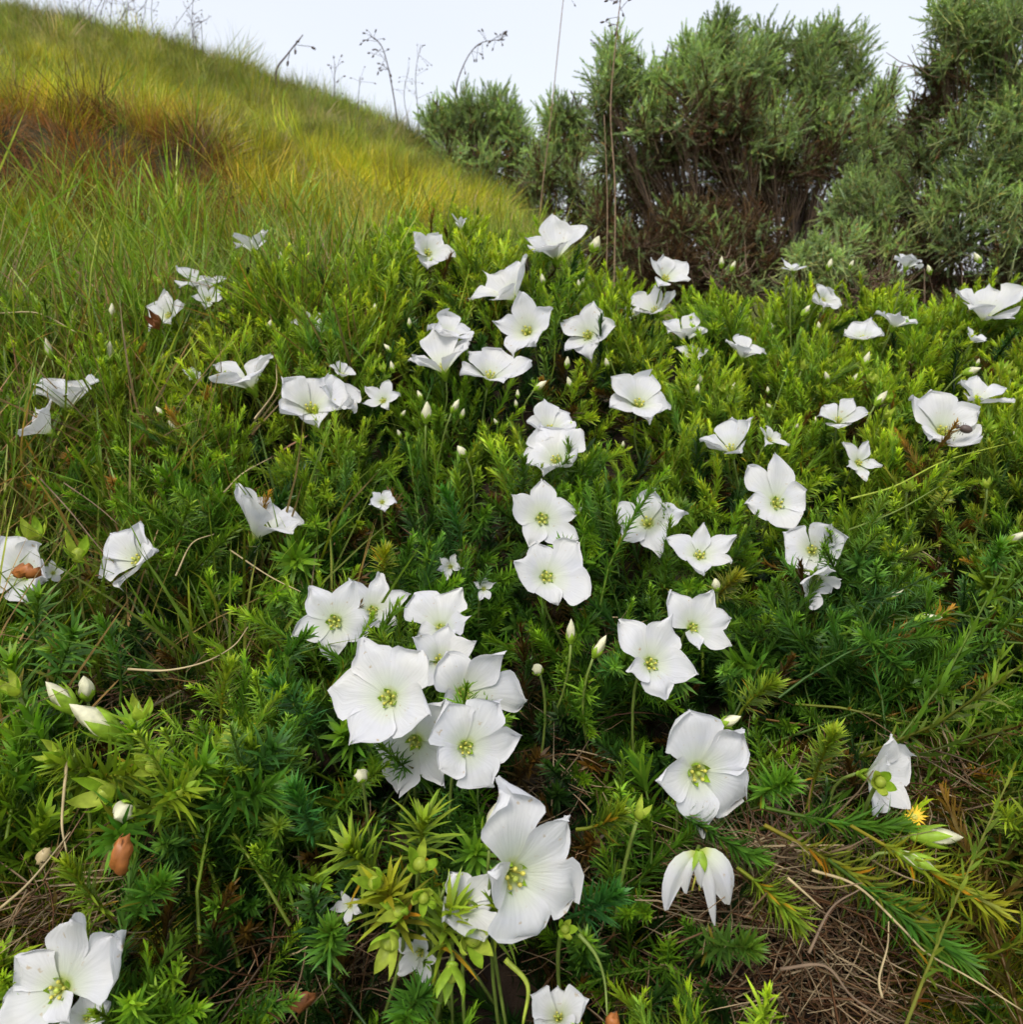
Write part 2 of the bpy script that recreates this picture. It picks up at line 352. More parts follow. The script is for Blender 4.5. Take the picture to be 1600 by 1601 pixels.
far_src = [shoot_src('shoot_far_%d' % i, n=96, H=[.085, .10, .09, .11][i], L=[.014, .012, .016, .013][i], W=[.0019, .0021, .0018, .0020][i], seed=40 + i, bend=[.1, .3, .5, 0][i], open_tip=.28, open_base=.85, tipden=.7, curl=.12, young=(2.3, 1.8, 1.3), yr=.6) for i in range(4)]
trail_src = [shoot_src('shoot_trail_%d' % i, n=90, H=.15, L=.017, W=.0022, seed=60 + i, bend=.35 + .2 * i, open_tip=.6, open_base=1.25, tipden=.2, curl=.2, young=(1.6, 1.3, .8), yr=.75, seg=3) for i in range(3)]
SRC = near_src + wide_src + far_src + trail_src

# world-space patches: (u, v, radius px) anchored on the plant surface
def patch(u, v, r):
    p, d = hit(u, v); return (p, r * d / FPX)
hollow = [patch(*a) for a in [(870, 1165, 75), (1290, 1110, 95), (300, 1470, 50), (55, 1370, 60), (1010, 1480, 40), (960, 1250, 60), (350, 1000, 45), (1230, 1330, 90),
                              (220, 935, 60), (1400, 1090, 60), (520, 850, 40), (960, 905, 40), (560, 1270, 45), (450, 1360, 50), (680, 760, 60), (1300, 1480, 110), (900, 1020, 30), (150, 1050, 40)]]
yellow = [patch(*a) for a in [(1500, 1260, 110), (1520, 1450, 110), (1450, 1580, 80), (560, 1330, 50), (1250, 1130, 50), (1350, 600, 170), (1500, 560, 140), (780, 400, 140), (1170, 460, 130), (600, 480, 120), (1130, 900, 45), (1150, 1080, 60), (1280, 1190, 60), (600, 1370, 70), (1100, 620, 60), (940, 1290, 40), (150, 1390, 50),
                              (1520, 1340, 90), (1560, 1180, 60), (730, 1450, 70), (830, 1020, 50), (600, 880, 25), (180, 1200, 70), (1360, 480, 100), (300, 560, 130), (480, 680, 70), (970, 870, 45), (60, 980, 60)]]
dark = [patch(*a) for a in [(1330, 1000, 170), (680, 820, 130), (600, 700, 80), (1000, 720, 80), (350, 1400, 100), (470, 1050, 80), (1300, 880, 90), (900, 1100, 80), (520, 1480, 80), (1080, 1480, 80), (780, 1230, 90), (1100, 1000, 60)]]
rusty = [patch(*a) for a in [(1560, 1240, 110), (1500, 1400, 80), (1560, 950, 70), (230, 680, 50), (40, 780, 70), (300, 540, 50), (1480, 680, 40), (930, 640, 25), (1550, 760, 60)]]
def pw(lst, P, k=1.0):
    s = 0
    for c, r in lst: s = max(s, math.exp(-((P - c).length / r) ** 2 * k))
    return s

# ------------------------------------------------------------------ flower table
# u, v, apparent width px, axis in camera axes (right, up, towards camera), form, label
FL = [
 (395,381,52,(0,.86,.5),'cup','small white cup flower alone among the grasses at upper left'),
 (317,441,66,(.05,.75,.6),'cup','white flower facing upward, right of the one with a withered brown calyx, upper left'),
 (326,466,46,(.2,.4,.9),'hid','half-hidden white flower just under the upward cup at upper left'),
 (260,490,64,(-.25,.3,.9),'star','white flower with a brown withered calyx across it, upper left'),
 (483,505,46,(.1,.3,.9),'hid','white flower mostly screened by leaves, between the grasses and the centre'),
 (385,587,90,(-.3,.8,.6),'cup','fan-shaped white flower seen from the side with a loose left petal'),
 (485,630,92,(.1,.5,.8),'ruf','wide ruffled white flower in the pair left of centre'),
 (530,622,60,(.5,.5,.7),'cup','white flower overlapping the right end of the ruffled flower'),
 (537,582,34,(.3,.6,.6),'cup','small white flower rising just above the ruffled pair'),
 (303,586,30,(.3,.4,.8),'hid','tiny glimpse of a white flower beside dry leaves at left'),
 (102,620,86,(.15,.72,.6),'cup','white flower near the left edge, upper of the two touching'),
 (68,668,62,(-.5,.55,.6),'cup','white flower near the left edge, lower of the two touching'),
 (408,817,104,(.35,.66,.5),'bell','white bell-shaped flower seen side on, crossed by a thin dry stem'),
 (207,872,98,(-.38,.42,.85),'ruf','white cup flower tilted left above dark dry stems'),
 (30,895,104,(-.1,.3,.9),'ruf','white flower cut by the left edge with a rust-brown dead leaf in front'),
 (82,895,34,(.2,.3,.9),'hid','small white petal peeping right of the flower with the rust-brown leaf'),
 (720,350,34,(-.1,.9,.3),'clo','narrow half-closed white flower topping the foliage below the golden hill'),
 (670,391,64,(.25,.25,.9),'star','white flower with a dark slit, left end of the topmost row'),
 (868,387,80,(-.1,.6,.75),'cup','broad white cup flower in the topmost row before the dark bushes'),
 (792,450,84,(-.45,.5,.72),'cup','white flower tilted left, directly above the flower with the yellow throat'),
 (822,514,92,(-.25,.2,.94),'star','white flower showing its yellow throat, under a left-tilted flower'),
 (703,518,62,(.2,.65,.7),'cup','white flower at the top of the left-centre trio'),
 (690,565,82,(-.15,.7,.65),'cup','white cup flower at the lower left of the left-centre trio'),
 (768,578,80,(.15,.55,.75),'cup','white triangular-looking flower at the right of the left-centre trio'),
 (916,520,80,(-.4,.3,.85),'star','tall notched white flower standing alone right of the stacked pair'),
 (1043,431,66,(.2,.45,.85),'star','pointed white flower against the dark bush, upper of a leaning pair'),
 (1022,478,54,(-.35,.55,.75),'cup','white flower leaning left under the pointed one before the dark bush'),
 (988,490,30,(-.4,.5,.7),'hid','scrap of white petal left of the leaning pair'),
 (1073,517,60,(0,.62,.7),'cup','white tent-shaped flower right of the leaning pair'),
 (1080,553,40,(.1,.4,.8),'hid','small white flower just beneath the tent-shaped one'),
 (1001,625,90,(.05,.5,.85),'star','white star flower alone at centre right above dark foliage'),
 (862,664,66,(.1,.5,.85),'cup','white flower at the top of the central vertical chain of flowers'),
 (868,713,80,(-.2,.55,.8),'ruf','second white flower from the top in the central vertical chain'),
 (1010,812,94,(-.3,.35,.88),'star','white star flower facing left, beside the fan-shaped flower'),
 (598,783,38,(.2,.4,.88),'star','small pale flower sunk in dark foliage left of centre'),
 (598,625,50,(-.2,.3,.9),'hid','white flower veiled by leaves right of the ruffled pair'),
 (1420,409,44,(.15,.8,.4),'cup','small white flower at far upper right against brown bush'),
 (1242,420,36,(0,.7,.6),'hid','small white flower topping a bright green tuft, upper right'),
 (1290,467,42,(.3,.3,.9),'ruf','small crumpled white flower on the right side of a bright green tuft'),
 (1402,502,52,(.15,.65,.7),'cup','small white flower behind leaves, upper right pair, right one'),
 (1350,524,48,(-.2,.6,.7),'ruf','small white flower, upper right pair, left one'),
 (1542,482,84,(-.1,.62,.75),'cup','large white flower at the right edge, topmost there'),
 (1524,530,32,(.2,.5,.8),'cup','tiny white flower under the topmost right-edge flower'),
 (1165,545,54,(.1,.7,.65),'cup','small wide white cup flower alone right of centre top'),
 (1532,617,70,(.15,.65,.7),'cup','pale white saucer flower at right edge above the one with an insect'),
 (1477,667,90,(-.1,.5,.85),'ruf','white ruffled flower at right with a small dark insect on it'),
 (1312,651,56,(-.1,.45,.85),'cup','rounded squarish white flower amid yellow-green foliage at right'),
 (1140,692,72,(-.3,.6,.7),'cup','white flower tilted left above the big five-pointed one'),
 (1206,685,48,(.35,.5,.75),'hid','white flower screened by thin leaves right of the left-tilted one'),
 (1345,722,60,(.1,.3,.9),'hid','white flower sliced by crossing green leaves at right'),
 (1270,858,78,(-.22,.15,.95),'cup','round white flower with its small eye showing, upper of a stacked pair at right'),
 (1280,908,56,(.1,-.35,.9),'cup','white flower hanging under the round one with the small eye'),
 (703,885,38,(-.3,.3,.9),'hid','striped glimpse of a white flower through leaves above the big cluster'),
 (757,920,34,(.2,.2,.9),'hid','faint white flower deep in leaves right of the striped glimpse'),
 (690,1028,92,(.2,.45,.85),'star','white flower wedged behind the others in the big foreground cluster'),
 (1382,1215,108,(.35,.1,.9),'cup','white flower at lower right with a green calyx in front of it'),
 (730,1412,84,(.3,.5,.7),'ruf','greyish white flower behind the clump of green calyxes'),
 (655,1492,78,(-.3,-.1,.9),'hid','white flower split by a green leaf under the clump of calyxes'),
 (546,1416,44,(-.2,.2,.9),'hid','small bluish-white petal left of the clump of calyxes'),
 (135,1592,60,(.2,.3,.9),'cup','white petals at the bottom edge under the big lower-left flower'),
 (872,1586,84,(-.1,.5,.8),'bell','white bell flower cut by the bottom edge, centre'),
]
# hand-shaped flowers: throat (u,v), petal tips, axis, depth of funnel, distance offset, label
FT = [
 ((612,1092),[(576,1006),(650,1020),(668,1112),(556,1152),(522,1072)],(-.25,.25,.93),.42,-.02,'large open white flower with yellow-green eye, upper left of the big cluster'),
 ((652,1155),[(690,1110),(683,1228),(625,1234),(578,1160),(612,1108)],(-.3,-.25,.9),.35,.03,'white flower tucked below the large open one in the big cluster'),
 ((725,1168),[(700,1105),(790,1100),(806,1158),(772,1226),(692,1200)],(.35,.1,.93),.4,-.01,'white flower with yellow eye at the lower right of the big cluster'),
 ((718,1085),[(712,1022),(775,1022),(823,1100),(795,1134),(700,1115)],(.5,.1,.85),.5,.02,'white flower facing left at the right side of the big cluster'),
 ((690,985),[(652,925),(716,925),(731,965),(706,1000),(655,992)],(0,.4,.9),.55,.01,'white squarish cup at the top of the big foreground cluster'),
 ((525,972),[(482,921),(552,914),(581,975),(515,1029),(461,994)],(-.05,.08,1),.3,0,'white star flower with narrow petals and yellow eye, left of a touching pair'),
 ((583,957),[(548,908),(598,899),(633,925),(620,968),(560,975)],(.12,.35,.93),.45,.02,'white ruffled flower touching the star flower on its right'),
 ((1087,1205),[(1085,1117),(1170,1160),(1179,1252),(1097,1292),(1036,1222)],(.2,0,.98),.32,-.01,'big white flower with yellow eye and one petal hanging straight down'),
 ((792,1362),[(812,1244),(895,1286),(913,1408),(858,1470),(776,1372)],(.5,-.02,.86),.55,-.03,'largest white flower, seen obliquely, beside a pink-tipped bud at bottom centre'),
 ((100,1545),[(142,1437),(179,1474),(98,1590),(2,1596),(28,1502)],(-.15,.35,.92),.42,0,'large white flower in the bottom left corner, edge petals folded'),
 ((847,813),[(850,750),(905,792),(896,842),(828,850),(803,776)],(.05,.2,.98),.38,0,'white star flower with yellow eye in the central vertical chain'),
 ((852,905),[(845,843),(899,852),(919,932),(872,938),(811,884)],(.2,.35,.92),.5,0,'lowest white flower of the central vertical chain, cup shaped'),
 ((1080,983),[(1060,927),(1112,928),(1142,968),(1138,1005),(1095,1011)],(.3,.3,.9),.5,.01,'rounded white cup flower just right of the tall notched flower'),
 ((1013,1040),[(983,972),(1040,966),(1084,1048),(1046,1085),(988,1045)],(.3,.28,.92),.5,-.01,'tall notched white flower with dark-flecked throat, centre right'),
 ((1093,873),[(1050,838),(1098,828),(1146,846),(1142,872),(1100,893)],(.0,.6,.8),.5,0,'fan-shaped white flower with pleated petals right of the star flower'),
 ((1213,790),[(1176,724),(1214,716),(1259,772),(1240,824),(1172,782)],(.02,.3,.95),.42,0,'big five-pointed white flower standing alone at right'),
]
flower_pts = []      # (u, v, radius px, distance, cull)
for f in FL:
    p, d = hit(f[0], f[1]); flower_pts.append((f[0], f[1], f[2] * .5, d, f[4] != 'hid'))
for f in FT:
    us = [t[0] for t in f[1]]; vs = [t[1] for t in f[1]]; p, d = hit(*f[0])
    flower_pts.append(((min(us) + max(us)) / 2, (min(vs) + max(vs)) / 2, max(max(us) - min(us), max(vs) - min(vs)) / 2, d, True))
LIFT = .028
extra_clear = [(1095, 1383, 50), (150, 1125, 50), (893, 990, 26), (938, 1010, 26), (193, 1335, 30), (220, 1110, 34), (50, 832, 30), (122, 862, 30), (605, 1475, 38), (620, 1360, 34), (740, 1470, 38), (705, 1530, 36), (192, 1270, 24), (770, 1290, 26), (1465, 1310, 30),
               (160, 1235, 34), (345, 1165, 26), (235, 1195, 30), (665, 1400, 30), (585, 1385, 30), (100, 1090, 30), (133, 1075, 20)]
def blocked(P):
    """a shoot that would stand right in front of a flower is pushed aside (left out)"""
    u, v, d = project(P)
    for fu, fv, fr, fd, cull in flower_pts:
        if cull and (u - fu) ** 2 + (v - fv) ** 2 < (fr * 1.0 + 4) ** 2 and d < fd + .01: return True
    for fu, fv, fr in extra_clear:
        if (u - fu) ** 2 + (v - fv) ** 2 < fr * fr: return True
    return False

# ------------------------------------------------------------------ leafy mat
C_DARK = np.array([.032, .105, .016]); C_MID = np.array([.090, .205, .015]); C_YEL = np.array([.25, .37, .028]); C_BLUE = np.array([.055, .16, .045]); C_RUST = np.array([.22, .15, .03]); C_OLV = np.array([.12, .15, .025])
CS = .125
def clump(x, y):
    i0, j0 = math.floor(x / CS), math.floor(y / CS); best = None
    for i in (i0 - 1, i0, i0 + 1):
        for j in (j0 - 1, j0, j0 + 1):
            h = random.Random(i * 7919 + j * 104729); cx, cy = (i + h.uniform(.15, .85)) * CS, (j + h.uniform(.15, .85)) * CS; hz = h.uniform(-.02, .018); ct = h.uniform(-.3, .3)
            d = math.hypot(x - cx, y - cy)
            if best is None or d < best[0]: best = (d, (x - cx) / CS, (y - cy) / CS, hz, ct)
    return best
Pm = []; Rm = []; Sm = []; Im = []; Tm = []
step = .0175
ys = np.concatenate([np.arange(.12, .50, .0145), np.arange(.50, 1.30, step)])
for y in ys:
    halfw = .75 * y + .18
    for x in np.arange(-halfw, halfw + .55, step * (.85 if y < .5 else 1 if y < .7 else .8)):
        px = x + random.uniform(-.5, .5) * step; py = y + random.uniform(-.5, .5) * step
        z = can(px, py); P = Vector((px, py, z))
        # the mat thins into grass at the left
        edge = -.50 - .12 * noise.noise(Vector((py * 5, 1, 0))) + .16 * smooth01((py - .95) / .2)
        pk = 1.0 if px > edge else .38
        if py > 1.18: pk *= .8
        hol = min(1, 1.6 * pw(hollow, P, .65)); ba = min(1, 1.3 * pw(bare, P, .65))
        if random.random() > pk * (1 - .92 * hol) * (1 - ba): continue
        z -= .09 * hol + .05 * ba
        cd, cdx, cdy, chz, cct = clump(px, py); q_ = min(1.2, cd / (CS * .62)); z += (chz * 1.3 + .022 - .062 * q_ * q_) * (1 if py < .75 else .7) + random.uniform(-.008, .012)
        P.z = z
        farness = smooth01((py - .62) / .25)
        cl = noise.noise(Vector((px * 9, py * 9, 5)))
        yl = max(pw(yellow, P), .54 * farness * (1 - .45 * smooth01((-.15 - px) / .3))) + .5 * cl + cct; dk = pw(dark, P) * (1 - .3 * farness); ru = pw(rusty, P)
        top = (P.z - float(canopy0(px, py))) / .03
        c = C_MID.copy(); q = float(np.clip(yl - .7 * dk, 0, 1)); c = c * (1 - q) + C_YEL * q
        q = float(np.clip(dk, 0, 1)) * .85; c = c * (1 - q) + C_DARK * q
        if random.random() < .12: c = c * .5 + C_BLUE * .5
        if random.random() < .35 * ru + .012: c = C_RUST * random.uniform(.5, 1.0)
        elif random.random() < ru: c = c * .4 + C_OLV * .6
        c = c * random.uniform(.65, 1.35) 
        # leaning direction: up, toward light and outwards
        tilt = Vector((cdx * 1.6 + random.gauss(0, .35), cdy * 1.6 + random.gauss(-.2, .35), random.uniform(.45, .95))).normalized()
        if py < .55 and px > .22 and random.random() < .45: k = 13 + random.randrange(3); tilt = Vector((random.gauss(.6, .4), random.gauss(-.5, .4), .22)).normalized(); H = .15
        elif farness > random.random(): k = 9 + random.randrange(4); H = .095; tilt.z += .5; tilt.normalize()
        elif random.random() < .05 + .3 * (px < -.25 and py < .6): k = 6 + random.randrange(3); H = .055
        else: k = random.randrange(6); H = .11
        s = random.uniform(.75, 1.2)
        base = P - tilt * H * s
        if blocked(P) or blocked(P - tilt * H * s * .35) or blocked(P - tilt * H * s * .7): continue
        Pm.append(base); Rm.append(rot_to(tilt, random.uniform(0, 6.28))); Sm.append(s); Im.append(k); Tm.append(c)
# lower storey: shoots under the top layer, shade between shoots put into their darkened colour
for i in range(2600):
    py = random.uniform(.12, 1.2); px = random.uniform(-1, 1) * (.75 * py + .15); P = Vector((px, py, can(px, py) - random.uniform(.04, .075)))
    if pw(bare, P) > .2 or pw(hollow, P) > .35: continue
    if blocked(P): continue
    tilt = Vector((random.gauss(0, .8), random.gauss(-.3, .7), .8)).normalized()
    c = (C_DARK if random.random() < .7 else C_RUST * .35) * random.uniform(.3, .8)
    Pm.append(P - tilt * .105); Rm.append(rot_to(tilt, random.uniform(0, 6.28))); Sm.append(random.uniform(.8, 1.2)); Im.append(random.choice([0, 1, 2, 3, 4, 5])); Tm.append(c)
# order of collection children is alphabetical in geometry nodes: map
order = sorted(range(len(SRC)), key=lambda i: SRC[i].name); remap = {o_: n_ for n_, o_ in enumerate(order)}
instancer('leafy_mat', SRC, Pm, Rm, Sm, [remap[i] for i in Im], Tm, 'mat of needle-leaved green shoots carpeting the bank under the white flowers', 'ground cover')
print('shoots', len(Pm))

# ------------------------------------------------------------------ grass
def tuft_src(nm, nb, L, W, spread, curl, seed, seg=4):
    g = np.random.default_rng(seed); a = g.uniform(0, 6.28, nb); r = spread * np.sqrt(g.random(nb))
    base = np.stack([r * np.cos(a), r * np.sin(a), 0 * a], 1); a2 = a + g.normal(0, .7, nb); ti = np.abs(g.normal(.28, .2, nb))
    d = np.stack([np.cos(a2) * np.sin(ti), np.sin(a2) * np.sin(ti), np.cos(ti)], 1)
    rad = np.stack([np.cos(a2), np.sin(a2), 0 * a2], 1); nrm = rad * -np.cos(ti)[:, None]; nrm[:, 2] = np.sin(ti)
    V, T, k, tt = leaves(base, d, nrm, L * g.uniform(.5, 1.15, nb), W * g.uniform(.7, 1.3, nb), curl=np.abs(g.normal(curl, .2, nb)), seg=seg)
    sh = g.uniform(.65, 1.35, nb); hu = g.normal(0, .12, nb)
    c = np.stack([sh * (1 + hu), sh, sh * (1 - hu)], 1); dead = g.random(nb) < .10; c[dead] = np.array([1.8, 1.35, 2.2])
    return bigmesh(nm, V, T, M_inst, col=np.repeat(c, k, 0), link=False)
GS = [tuft_src('tuft_a%d' % i, 80, .100, .0017, .045, .35, 100 + i) for i in range(4)] + \
     [tuft_src('tuft_b%d' % i, 16, .24, .0050, .02, .35, 110 + i, seg=6) for i in range(4)]
G_GOLD = np.array([.52, .44, .016]); G_GRN = np.array([.16, .24, .024]); G_OLV = np.array([.21, .22, .055]); G_RED = np.array([.27, .10, .025]); G_LIM = np.array([.17, .25, .02])
def hpatch(u, v, r, y): return (at_y(u, v, y), r * y / FPX)
def hillpt(u, v):
    r = ray(u, v); t = 1.0
    while t < 8:
        p = CAM + r * t
        if p.y > 1.2 and p.z < gnd(p.x, p.y) + .05: return p, t
        t += .02
    return CAM + r * 4.2, 4.2
def hp(u, v, r): p, d = hillpt(u, v); return (p, r * d / FPX)
hgold = [hp(*a) for a in [(60, 100, 90), (250, 190, 110), (420, 260, 110), (560, 260, 90), (640, 300, 90), (350, 160, 60), (520, 320, 80), (150, 140, 80), (700, 290, 60)]]
hred = [hp(*a) for a in [(190, 215, 70), (60, 190, 60), (520, 365, 70), (230, 300, 70), (330, 270, 50), (620, 330, 40), (110, 230, 60)]]
holv = [hp(*a) for a in [(230, 75, 70), (400, 120, 80), (560, 190, 70), (350, 90, 60), (50, 25, 60), (470, 150, 60), (660, 220, 60), (130, 50, 50)]]
hdark = [hp(210, 285, 1)[0], hp(300, 330, 1)[0], hp(60, 205, 1)[0]]
def pwh(lst, P):
    s = 0
    for c, r in lst: s = max(s, math.exp(-(((P.x - c.x) / (r * 1.3)) ** 2 + ((P.y - c.y) / (r * 2.6)) ** 2)))
    return s
Pg = []; Rg = []; Sg = []; Ig = []; Tg = []
st = .030
for y in np.arange(1.22, 5.0, st):
    for x in np.arange(-.75 * y - .35, min(.75 * y + .3, 3.0), st):
        px = x + random.uniform(-.6, .6) * st; py = y + random.uniform(-.6, .6) * st; 
        if px > .2 and random.random() < .75: continue
        z = gnd(px, py); P = Vector((px, py, z + .05))
        n1 = noise.noise(Vector((px * 3, py * 3, 1))); n2 = noise.noise(Vector((px * 11, py * 11, 2)))
        wg = pwh(hgold, P) * (1 + .6 * n2); wr = pwh(hred, P) * (1 + .8 * n2); wo = pwh(holv, P) * (1 + .6 * n2)
        base = G_GRN * (1 + .4 * n1)
        c = (base + G_GOLD * wg * 1.5 + G_RED * wr * .8 + G_OLV * wo * 1.6) / (1 + wg * 1.5 + wr * .8 + wo * 1.6) * (1 + .25 * n1)
        n3 = noise.noise(Vector((px * 22, py * 14, 4))); n4 = noise.noise(Vector((px * 6, py * 5, 8)))
        if n3 < -.30 and random.random() < .7: continue
        c = c * random.uniform(.7, 1.3) * (1 + 1.0 * n3 + .5 * n4)
        if (n4 > .15 or py > 3.5) and random.random() < .45: c = G_OLV * random.uniform(.8, 1.4)
        if px > .2: c = np.array([.13, .09, .04]) * random.uniform(.5, 1.2)
        if random.random() < .06: c = np.array([.40, .33, .15])
        hd = min(((px - hc.x) / .17) ** 2 + ((py - hc.y) / .16) ** 2 for hc in hdark)
        if hd < 1.6 and random.random() < .6: c = np.array([.24, .11, .03]) * random.uniform(.4, 1.8)
        if hd < 1 and random.random() < .2: continue
        lean = Vector((random.gauss(.15, .42), random.gauss(-.1, .42), 1)).normalized()
        longg = (py < 2.0 and px < -.4 and random.random() < .5) or random.random() < .04
        if py < 1.55 and px > -.2 and random.random() < .5: continue
        q9 = min(1.3, clump(px * 1.1, py * 1.1)[0] / .07)
        if q9 > 1.0 and random.random() < .35: continue
        cc9 = clump(px * 1.1, py * 1.1); lean = (lean + Vector((cc9[1], cc9[2], 0)) * 1.1).normalized(); c = c * (1 + cc9[4])
        sc_ = random.uniform(.55, 1.1) * (.82 if py > 2.3 else 1) * (1.3 - .62 * min(1, q9)) * (1 + .45 * n3) * (1.6 if not longg and random.random() < (.30 if 3.9 < py < 4.5 and noise.noise(Vector((px * 4, 0, 0))) > 0 else .05) else 1)
        Pg.append((px, py, z - .01)); Rg.append(rot_to(lean, random.uniform(0, 6.28))); Sg.append(sc_ * (.75 if longg and py > 1.6 else 1)); Ig.append(4 + random.randrange(4) if longg else random.randrange(4))
        Tg.append((G_GRN * .6 + G_LIM * .6) * random.uniform(.6, 1.3) if longg else c)
# grass standing in and left of the mat
for i in range(3600):
    py = random.uniform(.42, 1.5); px = random.uniform(-.75 * py - .3, -.12 - .05 * py)
    e = -.46 + .26 * smooth01((py - .85) / .3)
    if px > e + random.expovariate(7): continue
    if py < .6 and random.random() < .7: continue
    z = can(px, py) - .10
    if blocked(Vector((px, py, z + .12))) or blocked(Vector((px, py, z + .18))) or blocked(Vector((px, py, z + .06))): continue
    big = random.random() < .45
    lean = Vector((random.gauss(.15, .35), random.gauss(-.05, .3), 1)).normalized()
    c = (G_GRN * .5 + G_LIM * .5) * random.uniform(.6, 1.35) if random.random() < .72 else np.array([.25, .17, .06]) * random.uniform(.6, 1.2)
    Pg.append((px, py, z)); Rg.append(rot_to(lean, random.uniform(0, 6.28))); Sg.append(random.uniform(.45, .85)); Ig.append(4 + random.randrange(4) if big else random.randrange(4)); Tg.append(c)
# grass beyond the right flank of the mat
for i in range(2600):
    py = random.uniform(.1, 3.2); px = .75 * min(py, 1.3) + .45 + random.expovariate(1.1)
    if px > 3.4 or (py > 1.3 and px < .75 * py): continue
    Pg.append((px, py, gnd(px, py) - .01)); Rg.append(rot_to(Vector((random.gauss(0, .3), random.gauss(0, .3), 1)), random.uniform(0, 6.28))); Sg.append(random.uniform(.6, 1.1)); Ig.append(random.randrange(4)); Tg.append((G_GRN * .7 + G_OLV * .3) * random.uniform(.6, 1.3))
# a few thin tufts in the open patch at lower right
for i in range(150):
    u, v = random.choice([(random.uniform(1430, 1640), random.uniform(1080, 1600)), (random.uniform(1430, 1640), random.uniform(1080, 1600)), (random.uniform(-40, 120), random.uniform(1240, 1460))]); p, d = hit(u, v)
    if blocked(p): continue
    c = (G_GOLD * .5 + G_GRN * .4 if random.random() < .5 else G_GRN) * random.uniform(.5, 1.1)
    Pg.append((p.x, p.y, p.z - .10)); Rg.append(rot_to(Vector((random.gauss(.1, .4), random.gauss(-.1, .4), 1)), random.uniform(0, 6.28))); Sg.append(random.uniform(.4, .7)); Ig.append(random.randrange(4)); Tg.append(c)
order = sorted(range(len(GS)), key=lambda i: GS[i].name); remap = {o_: n_ for n_, o_ in enumerate(order)}
instancer('wild_grass', GS, Pg, Rg, Sg, [remap[i] for i in Ig], Tg, 'golden and green wild grass covering the hillside and left bank', 'grass')
print('tufts', len(Pg))

# ------------------------------------------------------------------ litter of dry twigs and dead needles (uncountable)
pl = []; rl = []
for i in range(4600):
    if random.random() < .88: c, r = random.choice(bare * 3 + hollow); p = c + Vector((random.gauss(0, r * .8), random.gauss(0, r * .8), 0))
    else: py = random.uniform(.2, 1.1); p = Vector((random.uniform(-.75, .75) * (py + .2), py, 0))
    z = can(p.x, p.y) - random.uniform(.06, .115) + barelift(p.x, p.y) * .8; L = random.uniform(.015, .07); a = random.uniform(0, 6.28); e = random.gauss(.1, .3)
    d = Vector((math.cos(a) * math.cos(e), math.sin(a) * math.cos(e), math.sin(e))); p0 = Vector((p.x, p.y, z)); m_ = p0 + d * L * .5 + Vector((random.gauss(0, .12), random.gauss(0, .12), random.gauss(0, .12))) * L
    pl.append(bez(p0, m_, p0 + d * L, 4)); r0 = random.uniform(.0003, .0009); rl.append([r0] * 3 + [r0 * .7, r0 * .4])
V, T = tubes_np(pl, rl, 3); cc = []
for q in pl: b = random.choice([(.20, .12, .06), (.42, .32, .19), (.30, .21, .12), (.14, .065, .03), (.18, .09, .04)]); f = random.uniform(.6, 1.3); cc += [(b[0] * f, b[1] * f, b[2] * f)] * (len(q) * 3)
tag(bigmesh('dry_litter', V, T, M_mesh, col=np.array(cc)), 'brown litter of dry twigs and dead stems on the dark soil', 'litter', kind='stuff')

# ------------------------------------------------------------------ flowers
def petal_mesh(O, ex, ey, ez, r, phi, Wd, H, p, rnd, parent, name='petal', Rm_=1, hp_=.72):
    NS, NT = 14, 10; V = []; uv = []; F = []
    WL, WR = Wd if isinstance(Wd, tuple) else (Wd, Wd); ph = rnd.uniform(0, 6.28); ruf = rnd.uniform(.015, .05) * Rm_; ref = rnd.choice([rnd.uniform(-.08, .26), rnd.uniform(-.35, .1), rnd.uniform(.1, .5)]); pleat = rnd.uniform(.02, .06); tw = .03; fold = rnd.uniform(-.06, .14); tipk = rnd.uniform(.04, .13)
    asym = rnd.uniform(-.12, .12); f1 = rnd.uniform(.6, 1.4)
    for i in range(NS + 1):
        s = 1 - (1 - i / NS) ** 1.35; s = max(s, .02)
        for j in range(NT + 1):
            t = j / NT * 2 - 1
            q_ = max(0, (s - p[0]) / (1 - p[0])); A = (WL if t < 0 else WR) * (1 - q_ ** p[1]) * (1 - .22 * q_) + .015 + .05 * math.sin(5 * s + ph + 2 * t) * s * s + .035 * math.sin(23 * s + 3 * ph) * s ** 3
            a = phi + (t * A) + asym * s * s * .5 + .02 * math.sin(9 * s + ph) * s
            rr = r * s * (1 - .05 * math.cos(3.3 * t * f1 + ph) * s ** 4)
            rr *= 1 + tipk * max(0, 1 - abs(t * A) / .2) * s ** 7
            z = H * s ** hp_ - ref * r * s ** 5 * (1 - .4 * t * t) + tw * r * t * s + pleat * r * math.cos(math.pi * t * 1.5) * s * s - fold * r * (1 - abs(t)) * s ** 1.5 + ruf * math.sin(4.2 * t * f1 + ph + 3 * s) * s ** 3 + .01 * r * math.sin(13 * t + ph) * s ** 6
            q3 = O + ex * (rr * math.cos(a)) + ey * (rr * math.sin(a)) + ez * z; nv = noise.noise_vector((q3 - O) * (1.9 / r) + O * 40) * (.11 * r * s * s) + noise.noise_vector((q3 - O) * (5 / r) + O * 40) * (.03 * r * s * s); V.append(q3 + nv); uv.append((s, t * .5 + .5 + ph))
    for i in range(NS):
        for j in range(NT):
            q = i * (NT + 1) + j; F.append((q, q + 1, q + NT + 2, q + NT + 1))
    return mesh(name, V, F, M_petal, parent, uv=uv)
